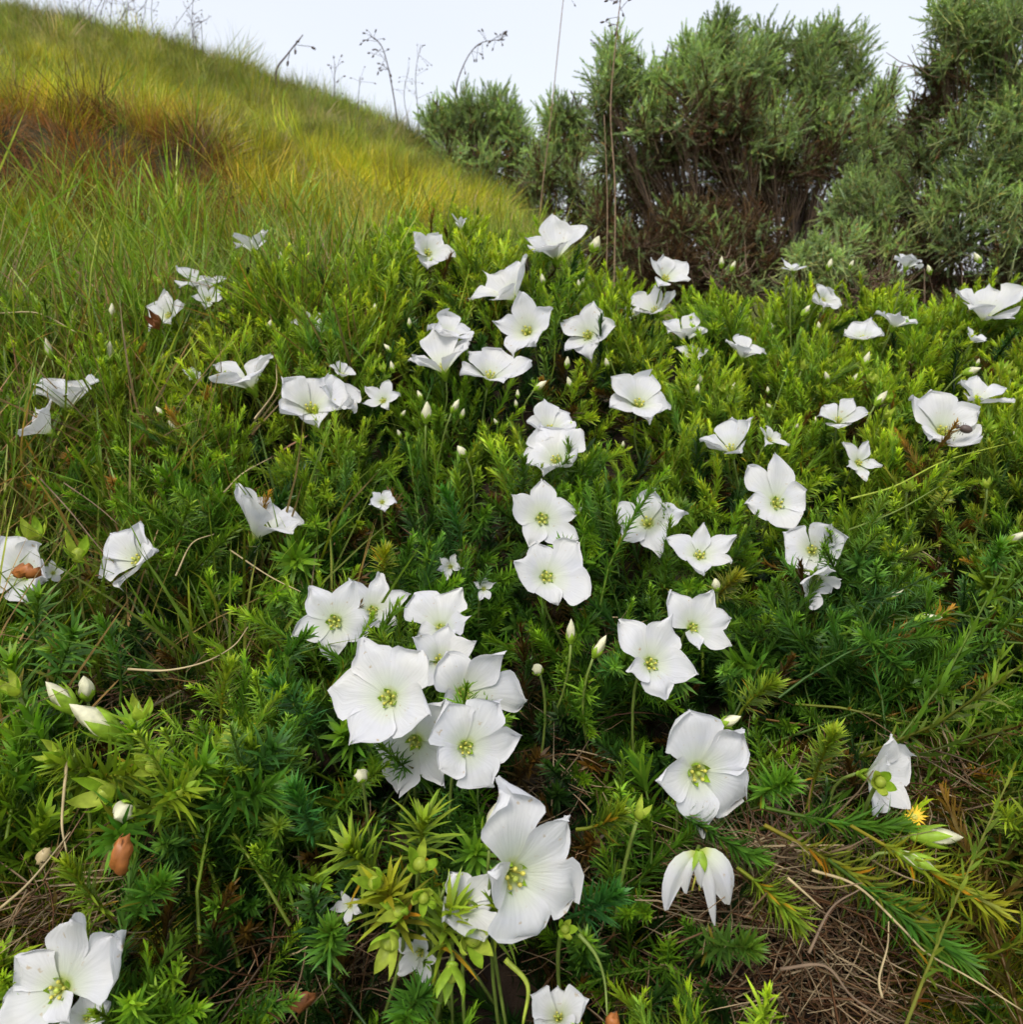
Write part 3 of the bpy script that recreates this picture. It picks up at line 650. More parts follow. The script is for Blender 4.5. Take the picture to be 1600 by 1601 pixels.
def sepal_mesh(O, ex, ey, ez, phi, L, W, flare, mat, parent, tip=.3, r0=.002):
    V = []; F = []; NS = 6
    for i in range(NS + 1):
        s = i / NS; wv = W * ((math.sin(math.pi * (.18 + .82 * s)) ** 1.15) if s < 1 else 0.02)
        r = r0 + flare * math.sin(s * math.pi * tip * 2) ; z = L * s
        dr = ex * math.cos(phi) + ey * math.sin(phi); dt = -ex * math.sin(phi) + ey * math.cos(phi)
        for t in (-1, -.5, 0, .5, 1):
            V.append(O + dr * (r - abs(t) ** 2 * wv * .45) + dt * (wv * t) + ez * z)
    for i in range(NS):
        for j in range(4): q = i * 5 + j; F.append((q, q + 1, q + 6, q + 5))
    return mesh('sepal', V, F, mat, parent)
def ball(c, ax, L, rad, n=6, m=5, prof=None):
    V = []; F = []; ax = ax.normalized(); a = ax.orthogonal().normalized(); b = ax.cross(a)
    for i in range(m + 1):
        s = i / m; r = rad * (prof(s) if prof else math.sqrt(max(0, 1 - (2 * s - 1) ** 2))) + 1e-5
        for k in range(n): an = 6.2832 * k / n; V.append(c + ax * (L * s) + (a * math.cos(an) + b * math.sin(an)) * r)
    for i in range(m):
        for k in range(n): F.append((i * n + k, i * n + (k + 1) % n, (i + 1) * n + (k + 1) % n, (i + 1) * n + k))
    F.append(tuple(range(n))[::-1]); F.append(tuple(m * n + k for k in range(n)))
    return V, F
def merge(parts):
    V = []; F = []
    for v, f in parts: o = len(V); V += list(v); F += [tuple(i + o for i in q) for q in f]
    return V, F
def basis(ez, roll=0):
    ez = ez.normalized(); ex = (RT - ez * RT.dot(ez)).normalized(); ey = ez.cross(ex)
    return ex * math.cos(roll) + ey * math.sin(roll), -ex * math.sin(roll) + ey * math.cos(roll), ez
def stalk_pts(O, ez, n=6):
    low = Vector((O.x + random.gauss(0, .012), O.y + random.gauss(.015, .01), 0)); low.z = min(can(low.x, low.y) - .08, O.z - .05)
    return bez(O, O - ez * .03 - Vector((0, 0, .01)), low, n)
def finish_flower(root, O, ex, ey, ez, Rr, H, rnd, near):
    # sepals and calyx cup behind the funnel
    V, F = ball(O - ez * Rr * .22, ez, Rr * .26, Rr * .085, 8, 5); cx = mesh('calyx', V, F, M_calyx, root)
    for k in range(5):
        sepal_mesh(O - ez * .35 * Rr * .4, ex, ey, ez, k * 1.2566 + .6, Rr * .42, Rr * .09, Rr * .16, M_calyx, cx, tip=.28, r0=Rr * .05)
    mesh('stalk', *tube(stalk_pts(O - ez * Rr * .2, ez), [.0011] * 7, 5), M_stalk, root)
    parts = []
    for k in range(5):
        an = k * 1.2566 + .3; dr = ex * math.cos(an) + ey * math.sin(an); b0 = O + dr * Rr * .03; b1 = O + dr * Rr * .115 + ez * (H * .36)
        mesh('stamen', *merge([tube([b0, b1], Rr * .012, 4), ball(b1, (dr * .4 + ez), Rr * .085, Rr * .035, 6, 4)]), M_yel, root)
    mesh('pistil', *merge([tube([O, O + ez * H * .42], Rr * .022, 5), ball(O + ez * H * .40, ez, Rr * .07, Rr * .05, 6, 4)]), M_style, root)
GRP = 'white five-petalled flowers across the leafy mat'
rnd = random.Random(11)
for (u, v, wpx, ax, form, label) in FL:
    p, d = hit(u, v); d2 = d - (LIFT if form != 'hid' else -.004)
    ctr = CAM + ray(u, v) * d2; ez = cam2w((ax[0], ax[1], ax[2] * (.62 if form in ('cup', 'bell') else .85))); roll = rnd.uniform(0, 6.28)
    ex, ey, ez = basis(ez, roll); Rr = wpx * .5 * (ctr - CAM).dot(FWD) / FPX * (1.27 if form in ('cup', 'ruf') else 1.17) * ray(u, v).dot(FWD) ** .8
    Hf = {'cup': .95, 'star': .75, 'ruf': .8, 'bell': 1.35, 'clo': 1.9, 'hid': .6}[form] * rnd.uniform(.85, 1.15)
    Wf = {'cup': .74, 'star': .74, 'ruf': .78, 'bell': .78, 'clo': .8, 'hid': .66}[form]; pw_ = {'cup': (.80, 2.0), 'star': (.64, 1.9), 'ruf': (.82, 2.2), 'bell': (.84, 2.0), 'clo': (.4, 1.7), 'hid': (.45, 2)}[form]
    if form == 'clo': Rr *= .6
    H = Hf * Rr; O = ctr - ez * H * .55
    root = empty('white_flower', O, label, 'flower', GRP)
    for k in range(5):
        petal_mesh(O, ex, ey, ez, Rr * rnd.uniform(.80, 1.1), k * 1.2566 + rnd.gauss(0, .13), Wf * rnd.uniform(.9, 1.1), H * rnd.uniform(.75, 1.25), (min(.9, pw_[0] * rnd.uniform(.88, 1.1)), pw_[1] * rnd.uniform(.85, 1.2)), rnd, root, Rm_=Rr * (2.6 if form == 'ruf' else 1.4), hp_=.85 if form in ('cup', 'bell') else .75)
    finish_flower(root, O, ex, ey, ez, Rr, H, rnd, False)
for (c, tips, ax, Hf, dd, label) in FT:
    p, d = hit(*c); d2 = d - LIFT + dd; O0 = CAM + ray(*c) * d2; ez = cam2w(ax); ex, ey, ez = basis(ez)
    us = [t[0] for t in tips]; vs = [t[1] for t in tips]; Rr = max(max(us) - min(us), max(vs) - min(vs)) / 2 * d2 * ray(*c).dot(FWD) / FPX; H = Hf * Rr
    O = O0; pol = []
    for (u, v) in tips:
        r = ray(u, v); t = (O + ez * H - CAM).dot(ez) / r.dot(ez); q = CAM + r * t - O
        pol.append((math.atan2(q.dot(ey), q.dot(ex)) % 6.2832, math.hypot(q.dot(ex), q.dot(ey))))
    pol.sort(); root = empty('white_flower', O, label, 'flower', GRP)
    for k in range(5):
        a0 = pol[k - 1][0] - (6.2832 if k == 0 else 0); a1 = pol[(k + 1) % 5][0] + (6.2832 if k == 4 else 0)
        Wd = (min(1.15, (pol[k][0] - a0) / 2 * 1.13), min(1.15, (a1 - pol[k][0]) / 2 * 1.13))
        petal_mesh(O, ex, ey, ez, pol[k][1] * 1.01, pol[k][0], Wd, H * rnd.uniform(.92, 1.08), (rnd.uniform(.60, .84), rnd.uniform(1.7, 2.6)) if 'star' not in label else (rnd.uniform(.50, .6), rnd.uniform(1.5, 1.9)), rnd, root, Rm_=Rr * 1.4)
    finish_flower(root, O, ex, ey, ez, Rr, H, rnd, True)
# the drooping, wilting flower at lower right of centre
p, d = hit(1095, 1383); O = CAM + ray(1094, 1340) * (d - .03); root = empty('white_flower', O, 'wilting white flower drooping with limp hanging petals under the big one', 'flower', GRP)
k_ = d / FPX
for (du, dv, bend_, w_) in [(-44, 70, -30, 15), (-18, 48, -20, 10), (44, 40, 22, 14), (38, 62, 18, 20), (20, 90, 6, 9), (2, 40, 0, 10)]:
    tip = O + (RT * du - UPV * dv) * k_; mid = O + (RT * bend_ * 1.2 + UPV * 4 + -FWD * 14) * k_; cv = bez(O, mid, tip, 8); V = []; F = []; uv = []
    zt = rnd.uniform(-1, 1)
    for i, q in enumerate(cv):
        s = i / 8; wv = w_ * k_ * (math.sin(math.pi * min(1, .1 + .88 * s)) ** .6)
        tg = (cv[min(i + 1, 8)] - cv[max(i - 1, 0)]).normalized(); sd_ = tg.cross(-FWD).normalized()
        for j in range(5): t = j / 4 * 2 - 1; V.append(q + sd_ * wv * t - FWD * (wv * .7 * math.cos(3 * t + zt) * s)); uv.append((s, t * .5 + .5))
    for i in range(8):
        for j in range(4): q = i * 5 + j; F.append((q, q + 1, q + 6, q + 5))
    mesh('petal', V, F, M_petal, root, uv=uv)
for k in range(3): b0 = O - UPV * .002; mesh('stamen', *tube([b0, b0 - UPV * .016 + RT * (k - 1) * .004], .0006, 4), M_yel, root)
for k in range(5): sepal_mesh(O + UPV * .004, *basis(-UPV), k * 1.2566, .010, .0025, .004, M_calyx, root)
mesh('stalk', *tube(bez(O, O + UPV * .01 + FWD * .02, Vector((O.x + .03, O.y + .05, can(O.x + .03, O.y + .05) - .06)), 6), .0011, 5), M_stalk, root)

# ------------------------------------------------------------------ buds
def bud(u, v, lpx, ax, label, fat=.30, cream=.55, group='cream flower buds', lift=.03, small=False):
    p, d = hit(u, v); d2 = d - lift; k = d2 * ray(u, v).dot(FWD) / FPX; L = lpx * k; ez = cam2w(ax); ex, ey, ez = basis(ez, rnd.uniform(0, 6))
    O = CAM + ray(u, v) * d2 - ez * L * .5; root = empty('flower_bud', O, label, 'flower bud', group)
    n, m = 10, 9; V = []; F = []
    for i in range(m + 1):
        s = i / m; r = L * fat * .5 * (math.sin(math.pi * min(1, .12 + s * .88) ** .85) ** .9) + 1e-5
        for a in range(n): an = 6.2832 * a / n + s * 1.6; rr = r * (1 + .14 * math.cos(5 * (6.2832 * a / n))); V.append(O + ez * L * (.15 + .85 * s) + (ex * math.cos(an) + ey * math.sin(an)) * rr)
    for i in range(m):
        for a in range(n): F.append((i * n + a, i * n + (a + 1) % n, (i + 1) * n + (a + 1) % n, (i + 1) * n + a))
    mesh('furled_petals', V, F, M_bud, root)
    cx = mesh('calyx', *ball(O - ez * L * .02, ez, L * .22, L * fat * .34, 8, 5), M_calyx, root)
    for a in range(5): sepal_mesh(O, ex, ey, ez, a * 1.2566, L * (1 - cream) * 1.15, L * fat * .34, L * fat * .56, M_calyx, cx, tip=.33, r0=L * .05)
    if not small: mesh('stalk', *tube(stalk_pts(O, ez), .0010, 5), M_stalk, root)
    return root
for b in [(893, 987, 42, (.0, 1, .2), 'cream pointed bud standing upright at centre'), (938, 1011, 44, (.45, .85, .2), 'cream pointed bud leaning right beside the upright one'),
          (840, 1046, 26, (-.3, .6, .6), 'small plump cream bud low left of the two pointed buds', .6), (152, 1128, 100, (-.75, .62, .25), 'big cream and green bud pointing up left at lower left', .34, .42),
          (771, 1290, 78, (.15, 1, .15), 'pink-tipped green bud touching the largest white flower', .34, .42), (1142, 1127, 38, (.8, .45, .3), 'cream bud just above the big flower with the hanging petal', .4),
          (1452, 967, 42, (1, .1, .2), 'cream-tipped bud pointing right, at the right side', .34), (1400, 929, 32, (.8, .55, .2), 'slender bud tip above the right-pointing bud', .25),
          (1465, 1308, 78, (1, .05, .2), 'green bud with white tip pointing right at lower right', .34, .35), (1432, 1345, 62, (.9, -.35, .2), 'plain green bud below the white-tipped one at lower right', .36, .1),
          (192, 1270, 38, (-.1, -.1, 1), 'round cream bud facing the viewer above the orange pod', .85, .5), (134, 1076, 44, (0, 1, .3), 'upright cream bud tip behind the big lower-left bud', .5),
          (98, 1092, 74, (-.6, .75, .2), 'green bud with white tip left of the big cream and green bud', .36, .3), (722, 706, 24, (-.5, .7, .4), 'small cream bud in dark foliage above centre', .5),
          (1120, 914, 24, (-.2, .8, .4), 'small cream bud above the rounded cup flower', .55), (931, 382, 28, (.4, .8, .3), 'white bud right of the broad cup in the topmost row', .5),
          (175, 487, 26, (.1, 1, .2), 'pale bud left of the flower with a withered brown calyx, upper left', .35), (172, 551, 36, (.1, 1, .2), 'slender pale bud on its own stem at left', .28), (76, 545, 34, (-.2, 1, .2), 'slender pale bud near the left edge', .28),
          (667, 645, 36, (.1, 1, .3), 'yellowish split bud left of the central chain', .4), (712, 635, 26, (.5, .8, .3), 'yellowish bud tip right of the split bud', .35), (1242, 1205 - 0, 1, (0, 1, .2), None),
          (565, 1212, 26, (0, .7, .6), 'small round green bud under the big cluster', .8, .3), (1378, 623, 30, (.6, .8, .2), 'pale green bud in the yellow-green foliage at right', .35), (1355, 562, 26, (.3, .9, .2), 'cream bud under the upper right pair of small flowers', .35),
          (1520, 640 - 60, 28, (.9, .3, .3), 'yellow bud left of the saucer flower at right edge', .4), (845, 603, 26, (.7, .5, .3), 'cream bud in foliage under the yellow-throated flower', .35),
          (1590, 840, 34, (.7, .5, .4), 'pale bud at the right edge halfway down', .35), (705, 1378, 36, (.6, .8, .2), 'white bud tip rising from the clump of green calyxes', .34, .7)]:
    if b[4] is None: continue
    bud(*b)
for i in range(90):      # flecks of buds in the far foliage
    u = rnd.choice([rnd.uniform(560, 1600), rnd.uniform(250, 1600)]); v = rnd.uniform(400, 700)
    if any((u - f[0]) ** 2 + (v - f[1]) ** 2 < (f[2] * 1.1 + 8) ** 2 for f in flower_pts): continue
    bud(u, v, rnd.uniform(13, 22), (rnd.gauss(0, .5), 1, rnd.uniform(.1, .6)), 'tiny cream bud poking out of the far bright green foliage', .38, .5, group='tiny cream buds in the far foliage', lift=.012, small=True)

# ------------------------------------------------------------------ green calyxes / seed capsules
def capsule(u, v, wpx, ax, label, mat=None, lift=.034, openk=.5, nm='green_calyx', cat='seed capsule', grp='green calyxes left after flowering'):
    p, d = hit(u, v); d2 = d - lift; k = d2 * ray(u, v).dot(FWD) / FPX; Rr = wpx * .5 * k; ez = cam2w(ax); ex, ey, ez = basis(ez, rnd.uniform(0, 6))
    O = CAM + ray(u, v) * d2 - ez * Rr * .8; root = empty(nm, O, label, cat, grp)
    V, F = ball(O, ez, Rr * 1.0, Rr * .42, 10, 7); mesh('capsule', V, F, mat or M_calyx2, root); cx = mesh('calyx', *ball(O - ez * Rr * .12, ez, Rr * .4, Rr * .34, 8, 4), mat or M_calyx, root)
    for a in range(5): sepal_mesh(O, ex, ey, ez, a * 1.2566 + rnd.gauss(0, .12), Rr * rnd.uniform(1.5, 2.2), Rr * rnd.uniform(.30, .42), Rr * rnd.uniform(.6, .95), mat or (M_calyx if rnd.random() < .5 else M_calyx2), cx, tip=rnd.uniform(.22, .38), r0=Rr * .12)
    mesh('stalk', *tube(stalk_pts(O, ez), .0012, 5), M_stalk, root)
for cpp in [(50, 832, 50, (-.1, .9, .4), 'green seed calyx at left edge above the cut-off flower'), (122, 862, 48, (.3, .7, .6), 'green seed calyx left of the left-tilted cup flower'),
            (219, 1112, 50, (.05, .95, .3), 'upright green calyx with five points right of the big lower-left bud'), (160, 1238, 66, (-.4, .3, .85), 'broad bright green calyx above the round cream bud'),
            (236, 1195, 54, (.1, .6, .8), 'green calyx in the middle of the lower-left clump'), (345, 1165, 42, (.2, .9, .3), 'yellowish calyx at the right of the lower-left clump'),
            (85, 1178, 46, (-.5, .6, .6), 'small bright calyx at the left of the lower-left clump'), (290, 1232, 48, (.5, .6, .6), 'bright calyx right of the round cream bud'),
            (20, 1075, 44, (-.2, .8, .5), 'green calyx cut by the left edge beside the white-tipped bud'), (800, 1405, 40, (.5, .4, .7), 'pale calyx touching the lower edge of the largest flower'),
            (620, 1425, 48, (-.5, .3, .8), 'yellow-green calyx left of the heart of the bottom-centre clump'), (605, 1478, 64, (-.3, -.2, .9), 'plump green calyx at the lower left of the bottom-centre clump'), (657, 1348, 52, (.2, .7, .7), 'green calyx at the top of the bottom-centre clump'),
            (583, 1378, 54, (-.4, .6, .6), 'yellow-green withered calyx at the left of the bottom-centre clump'), (742, 1470, 62, (.3, .1, .9), 'green calyx at the right of the bottom-centre clump'),
            (705, 1532, 60, (-.05, -.7, .7), 'green calyx hanging at the bottom of the bottom-centre clump'), (662, 1405, 44, (.1, .2, .9), 'small yellow calyx in the heart of the bottom-centre clump'),
            (1002, 1270, 36, (.3, .9, .3), 'yellow-green closed calyx left of the big flower with hanging petal'), (1378, 1222, 44, (-.2, .3, .9), 'green calyx in front of the lower right white flower', .07),
            (885, 1452, 34, (.2, .5, .8), 'small calyx right of the largest flower, near its lower tip')]:
    if len(cpp) == 6: capsule(*cpp[:5], lift=cpp[5])
    else: capsule(*cpp)

for i in range(30):
    u = rnd.uniform(1080, 1590) if i % 3 else rnd.uniform(200, 1000); v = rnd.uniform(470, 760) if i % 3 else rnd.uniform(420, 640)
    if any((u - f[0]) ** 2 + (v - f[1]) ** 2 < (f[2] * 1.2 + 12) ** 2 for f in flower_pts): continue
    capsule(u, v, rnd.uniform(17, 25), (rnd.gauss(0, .4), .8, rnd.uniform(.2, .9)), 'small yellow-green calyx sitting among the far foliage between the flowers', lift=.012, grp='small calyxes in the far foliage')
# ------------------------------------------------------------------ dead leaves, pods, florets, insect
def curled_leaf(name, u, v, L_px, W_px, ax, label, mat, cat, lift=.035, curl=.8):
    p, d = hit(u, v); d2 = d - lift; k = d2 * ray(u, v).dot(FWD) / FPX; L = L_px * k; Wd = W_px * k; a = cam2w(ax); s_ = a.cross(-FWD).normalized(); O = CAM + ray(u, v) * d2 - a * L * .5; V = []; F = []
    for i in range(9):
        s = i / 8; wv = Wd * .5 * math.sin(math.pi * (.08 + .86 * s)) ** .7
        for j in range(7):
            t = j / 6 * 2 - 1; an = t * curl * 1.4
            V.append(O + a * L * s + s_ * (wv * math.sin(an) / max(.3, math.sin(min(1.5, curl * 1.4)))) - FWD * (wv * (math.cos(an)) * .9 + .1 * L * math.sin(3 * s + t)) + Vector((1, .5, 1)) * (L * .22 * noise.noise(Vector((s * 5 + u, t * 2.8, v)))))
    for i in range(8):
        for j in range(6): q = i * 7 + j; F.append((q, q + 1, q + 8, q + 7))
    o = mesh(name, V, F, mat); m_ = o.modifiers.new('thickness', 'SOLIDIFY'); m_.thickness = .0006
    return tag(o, label, cat)
curled_leaf('dead_leaf', 45, 893, 48, 22, (1, -.12, .1), 'rust-brown curled dead leaf on the left-edge white flower', M_orange, 'dead leaf', .06)
curled_leaf('seed_pod', 193, 1336, 60, 32, (.05, 1, 0), 'orange-brown hollow pod hanging under the round cream bud', M_orange, 'seed pod', .04, 1.1)
curled_leaf('dead_leaf', 472, 1560, 46, 30, (.9, .2, 0), 'dull orange dead leaf on dark soil at bottom left of centre', M_brown, 'dead leaf', .0)
curled_leaf('seed_pod', 958, 1594, 26, 24, (.2, 1, 0), 'small orange-brown pod at the bottom edge', M_orange, 'seed pod', .03, 1.1)
capsule(232, 655, 30, (.6, .5, .4), 'crumpled brown dead calyx amid the left foliage', mat=M_brown, lift=.01, nm='withered_calyx', cat='dead calyx', grp=None)
capsule(243, 506, 30, (-.3, .4, .8), 'dark brown withered calyx over the white flower at upper left', mat=M_brown, lift=.06, nm='withered_calyx', cat='dead calyx', grp=None)
curled_leaf('dead_leaf', 70, 1338, 30, 20, (.3, .8, 0), 'pale grey papery scrap among dry twigs at left', M_straw, 'dead leaf', .0)
def floret(u, v, wpx, label, lift=.01):
    p, d = hit(u, v); d2 = d - lift; k = d2 / FPX; O = CAM + ray(u, v) * d2; ex, ey, ez = basis(cam2w((0, .6, .8))); root = empty('yellow_floret', O, label, 'flower')
    n = 16; a = np.arange(n) * 6.2832 / n + rng.normal(0, .12, n); E = [np.array(e) for e in (ex, ey, ez)]
    d_ = np.cos(a)[:, None] * E[0] + np.sin(a)[:, None] * E[1] + E[2] * .35
    V, T, k2, tt = leaves(np.tile(np.array(O), (n, 1)), d_, np.tile(E[2], (n, 1)), np.full(n, wpx * .5 * k) * rng.uniform(.8, 1.1, n), np.full(n, wpx * .09 * k), .2, seg=3)
    bigmesh('ray_petals', V, T, M_floret, root); mesh('disc', *ball(O - ez * wpx * .03 * k, ez, wpx * .14 * k, wpx * .14 * k), M_yel, root)
    mesh('stalk', *tube([O, O - Vector((0, -.01, .05))], .0008, 4), M_stalk, root)
floret(1430, 1277, 34, 'spiky yellow star flower under the lower right white flower')
# insect on the right-hand flower: body, head, wings, legs
p, d = hit(1500, 670); O = CAM + ray(1500, 668) * (d - .052); k = d / FPX; root = empty('small_beetle', O, 'small dark insect sitting on the ruffled white flower at right', 'insect')
a = cam2w((.9, -.3, .2)); mesh('abdomen', *ball(O, a, 17 * k, 5.5 * k, 8, 6), M_seed, root); mesh('head', *ball(O - a * 5 * k, a, 6 * k, 3.2 * k), M_seed, root)
for s in (-1, 1):
    for j in range(3): b0 = O + a * (2 + 3 * j) * k; s_ = a.cross(-FWD).normalized() * s; mesh('leg', *tube([b0, b0 + s_ * 5 * k - FWD * -2 * k, b0 + s_ * 8 * k + FWD * 4 * k], .35 * k, 3), M_seed, root)

# ------------------------------------------------------------------ twigs and straws that stand out
def strand(name, pts, r, label, cat, mat, lift=.03, lifts=None, yplane=None):
    W_ = []
    for i, (u, v) in enumerate(pts):
        if yplane: W_.append(at_y(u, v, yplane[i] if hasattr(yplane, '__len__') else yplane))
        else: q, d = hit(u, v); W_.append(CAM + ray(u, v) * (d - (lifts[i] if lifts else lift)))
    c = crom(W_, 6); n = len(c); o = mesh(name, *tube(c, [r * (1 - .6 * i / n) for i in range(n)], 5), mat); return tag(o, label, cat)
for a in [([(200, 1046), (260, 1048), (320, 1035), (365, 1010), (388, 980)], .0009, 'curved straw arching over dark soil left of the big cluster', M_straw),
          ([(105, 1190), (100, 1240), (97, 1290), (104, 1332)], .0011, 'pale vertical dry stem at lower left edge', M_straw),
          ([(60, 745), (110, 800), (150, 850), (178, 880)], .0008, 'thin brown stem slanting above the left-tilted cup flower', M_twig),
          ([(100, 755), (150, 790), (185, 820)], .0007, 'second thin brown stem parallel to the slanting one', M_twig),
          ([(0, 1420), (40, 1385), (75, 1345), (110, 1300)], .0009, 'grey dry twig rising right at the left edge', M_straw),
          ([(1270, 1360), (1340, 1385), (1410, 1450), (1450, 1490), (1520, 1530), (1600, 1580)], .0009, 'long pale straw running to the bottom right corner', M_straw),
          ([(1232, 1372), (1258, 1395), (1286, 1420)], .0009, 'short pale straw on the brown litter at lower right', M_straw),
          ([(1265, 1490), (1300, 1420), (1345, 1390)], .0009, 'forked brown twig standing on the litter at lower right', M_twig),
          ([(1220, 1515), (1290, 1510), (1335, 1560), (1400, 1600)], .0010, 'brown root-like twig on the litter near the bottom right', M_twig),
          ([(1380, 1560), (1375, 1530), (1388, 1480), (1390, 1440)], .0008, 'upright pale stem between litter and feathery shoots', M_straw),
          ([(905, 1460), (930, 1490), (945, 1530), (950, 1590)], .0012, 'bare green stem curving to the bottom edge', M_stalk),
          ([(790, 1500), (825, 1540), (818, 1600)], .0017, 'yellow-green arching leaf stalk at bottom centre', M_calyx2),
          ([(360, 860), (420, 900), (470, 925)], .0008, 'dry stem left of the touching pair of flowers', M_straw),
          ([(275, 900), (300, 850), (335, 835)], .0009, 'pale curled stem right of the left-tilted cup flower', M_straw),
          ([(398, 655), (430, 610), (432, 570)], .0010, 'tan dry leaf stem beside the fan-shaped flower', M_straw),
          ([(350, 770), (380, 740), (425, 715)], .0009, 'tan dry stem above the bell-shaped flower', M_straw),
          ([(0, 490), (60, 490), (120, 520)], .0012, 'flattened tan straw at the left edge among grasses', M_straw),
          ([(1330, 780), (1400, 760), (1480, 720), (1590, 690)], .0011, 'long yellow-green stem crossing right foliage', M_calyx2),
          ([(1310, 835), (1400, 800), (1470, 760)], .0010, 'second long green stem under the yellow-green one', M_stalk)]:
    strand('dry_twig' if a[3] in (M_straw, M_twig) else 'creeping_runner', a[0], a[1], a[2], 'stem', a[3])
# tall flowering grass stalks against the sky
def seed_stalk(pts, y, label, r=.0016, head=0, side=1, n=14, hl=.035, mat=None):
    W_ = [at_y(u, v, y) for u, v in pts]; W_ = [Vector((W_[0].x, W_[0].y, gnd(W_[0].x, W_[0].y) - .02))] + W_ if W_[0].z > gnd(W_[0].x, W_[0].y) else W_
    c = crom(W_, 6); root = empty('grass_stalk', c[0], label, 'grass stalk', 'seed stalks against the sky'); m = len(c)
    mesh('stem', *tube(c, [r * (1 - .65 * i / m) for i in range(m)], 5), mat or M_seed, root)
    parts = []
    if head:
        g = c[-max(2, int(m * head)):]
        for i in range(n):
            q = g[int(rnd.random() ** .7 * (len(g) - 1))]; dd = Vector((rnd.gauss(.3 * side, .5), rnd.gauss(0, .4), rnd.gauss(.1, .5))).normalized(); e = q + dd * hl * rnd.uniform(.2, 1)
            parts.append(tube([q, e], r * .25, 3)); parts.append(ball(e, (dd + Vector((0, 0, -.4))).normalized(), r * 4.5, r * .95, 5, 4))
        mesh('seed_head', *merge(parts), M_seed, root)['kind'] = 'stuff'
for a in [([(845, 330), (862, 180), (880, 10), (884, -20)], 2.4, 'tallest thin stalk rising out of frame left of the big bush', .0020, .12, 1, 8),
          ([(960, 460), (962, 300), (955, 170), (966, 40), (972, -10)], 1.75, 'tall brown double stalk in front of the big bush', .0022, .25, -1, 10),
          ([(948, 440), (950, 320), (945, 180)], 1.75, 'shorter brown stalk beside the tall double stalk', .0018, 0, 1, 0),
          ([(712, 160), (722, 110), (748, 70), (790, 62)], 4.0, 'arching grass plume above the small bush', .0040, .55, 1, 22),
          ([(622, 195), (612, 130), (598, 75), (578, 55)], 4.0, 'grass plume with drooping tip on the skyline left of the small bush', .0040, .5, -1, 20),
          ([(432, 112), (450, 85), (474, 55)], 4.0, 'dark spiky stalk leaning right on the hill skyline', .0060, .4, 1, 4),
          ([(523, 145), (524, 100)], 4.0, 'short dotted seed stalk on the skyline left of the plumes', .0035, .8, 1, 12),
          ([(655, 190), (650, 120), (658, 70)], 4.0, 'faint wispy seed stalk between the two plumes', .0025, .6, 1, 12),
          ([(640, 200), (632, 150), (640, 105)], 4.0, 'low wispy stalk left of the small bush', .0025, .6, -1, 10),
          ([(560, 165), (563, 120)], 4.0, 'tiny seed stalk on the slope shoulder of the skyline', .0028, .8, 1, 8)]:
    seed_stalk(a[0], a[1], a[2], a[3], a[4], a[5], a[6], hl=.03 * a[1] / 1.6, mat=M_tan if a[1] < 2.5 else None)
for i in range(18):
    u = rnd.uniform(90, 350); vb = np.interp(u, [0, 230, 450, 600], [0, 50, 100, 190]) + 8; 
    seed_stalk([(u, vb), (u + rnd.gauss(2, 8), vb - rnd.uniform(20, 45)), (u + rnd.gauss(6, 16), vb - rnd.uniform(40, 90))], 4.05, 'wispy dark seed stalk fringing the top of the grassy hill', .0022, .7, rnd.choice([-1, 1]), 8, hl=.07)

# ------------------------------------------------------------------ individual foreground shoots
def lone_shoot(u, v, lpx, ax, tint, label, kind='near', lift=.022):
    p, d = hit(u, v); d2 = d - lift; H = lpx * d2 / FPX; ez = cam2w(ax)
    cfg = dict(near=dict(n=130, H=H * 1.15, L=.0145, W=.0016, bend=.25, curl=.15, open_tip=.35, open_base=1.05, tipden=.6, young=(1.5, 1.3, .8), seg=3), wide=dict(n=48, H=H, L=.022, W=.0040, bend=.1, curl=.3, open_tip=.35, young=(1.4, 1.25, .8), seg=4),
               trail=dict(n=int(110 + lpx * .7), H=H, L=.0165, W=.0015, bend=.12, curl=.2, open_tip=.5, open_base=1.1, tipden=.1, young=(1.5, 1.3, .8), yr=.7, seg=3))[kind]
    V, T, col = shoot_arrays(seed=int(u * 7 + v), **cfg)
    Mx = np.array(ez.to_track_quat('Z', 'Y').to_matrix() @ Matrix.Rotation(u, 3, 'Z')); O = CAM + ray(u, v) * d2 - ez * H * .7
    nst = 20; V = V @ Mx.T; root = empty('leafy_shoot', O, label, 'leafy shoot', 'distinct leafy shoots in the foreground')
    V = V + np.array(O); col = col * np.array(tint)
    ns = len(V) - 20; Tl = T[T.max(1) < ns]; Ts = T[T.min(1) >= ns] - ns
    o = bigmesh('leaves', V[:ns], Tl, M_mesh, root, col=col[:ns]); o['kind'] = 'stuff'
    bigmesh('stem', V[ns:], Ts, M_mesh, root, col=col[ns:])
YG = (.19, .28, .022); MG = (.075, .19, .02); BG = (.09, .21, .022); OG = (.20, .22, .02)
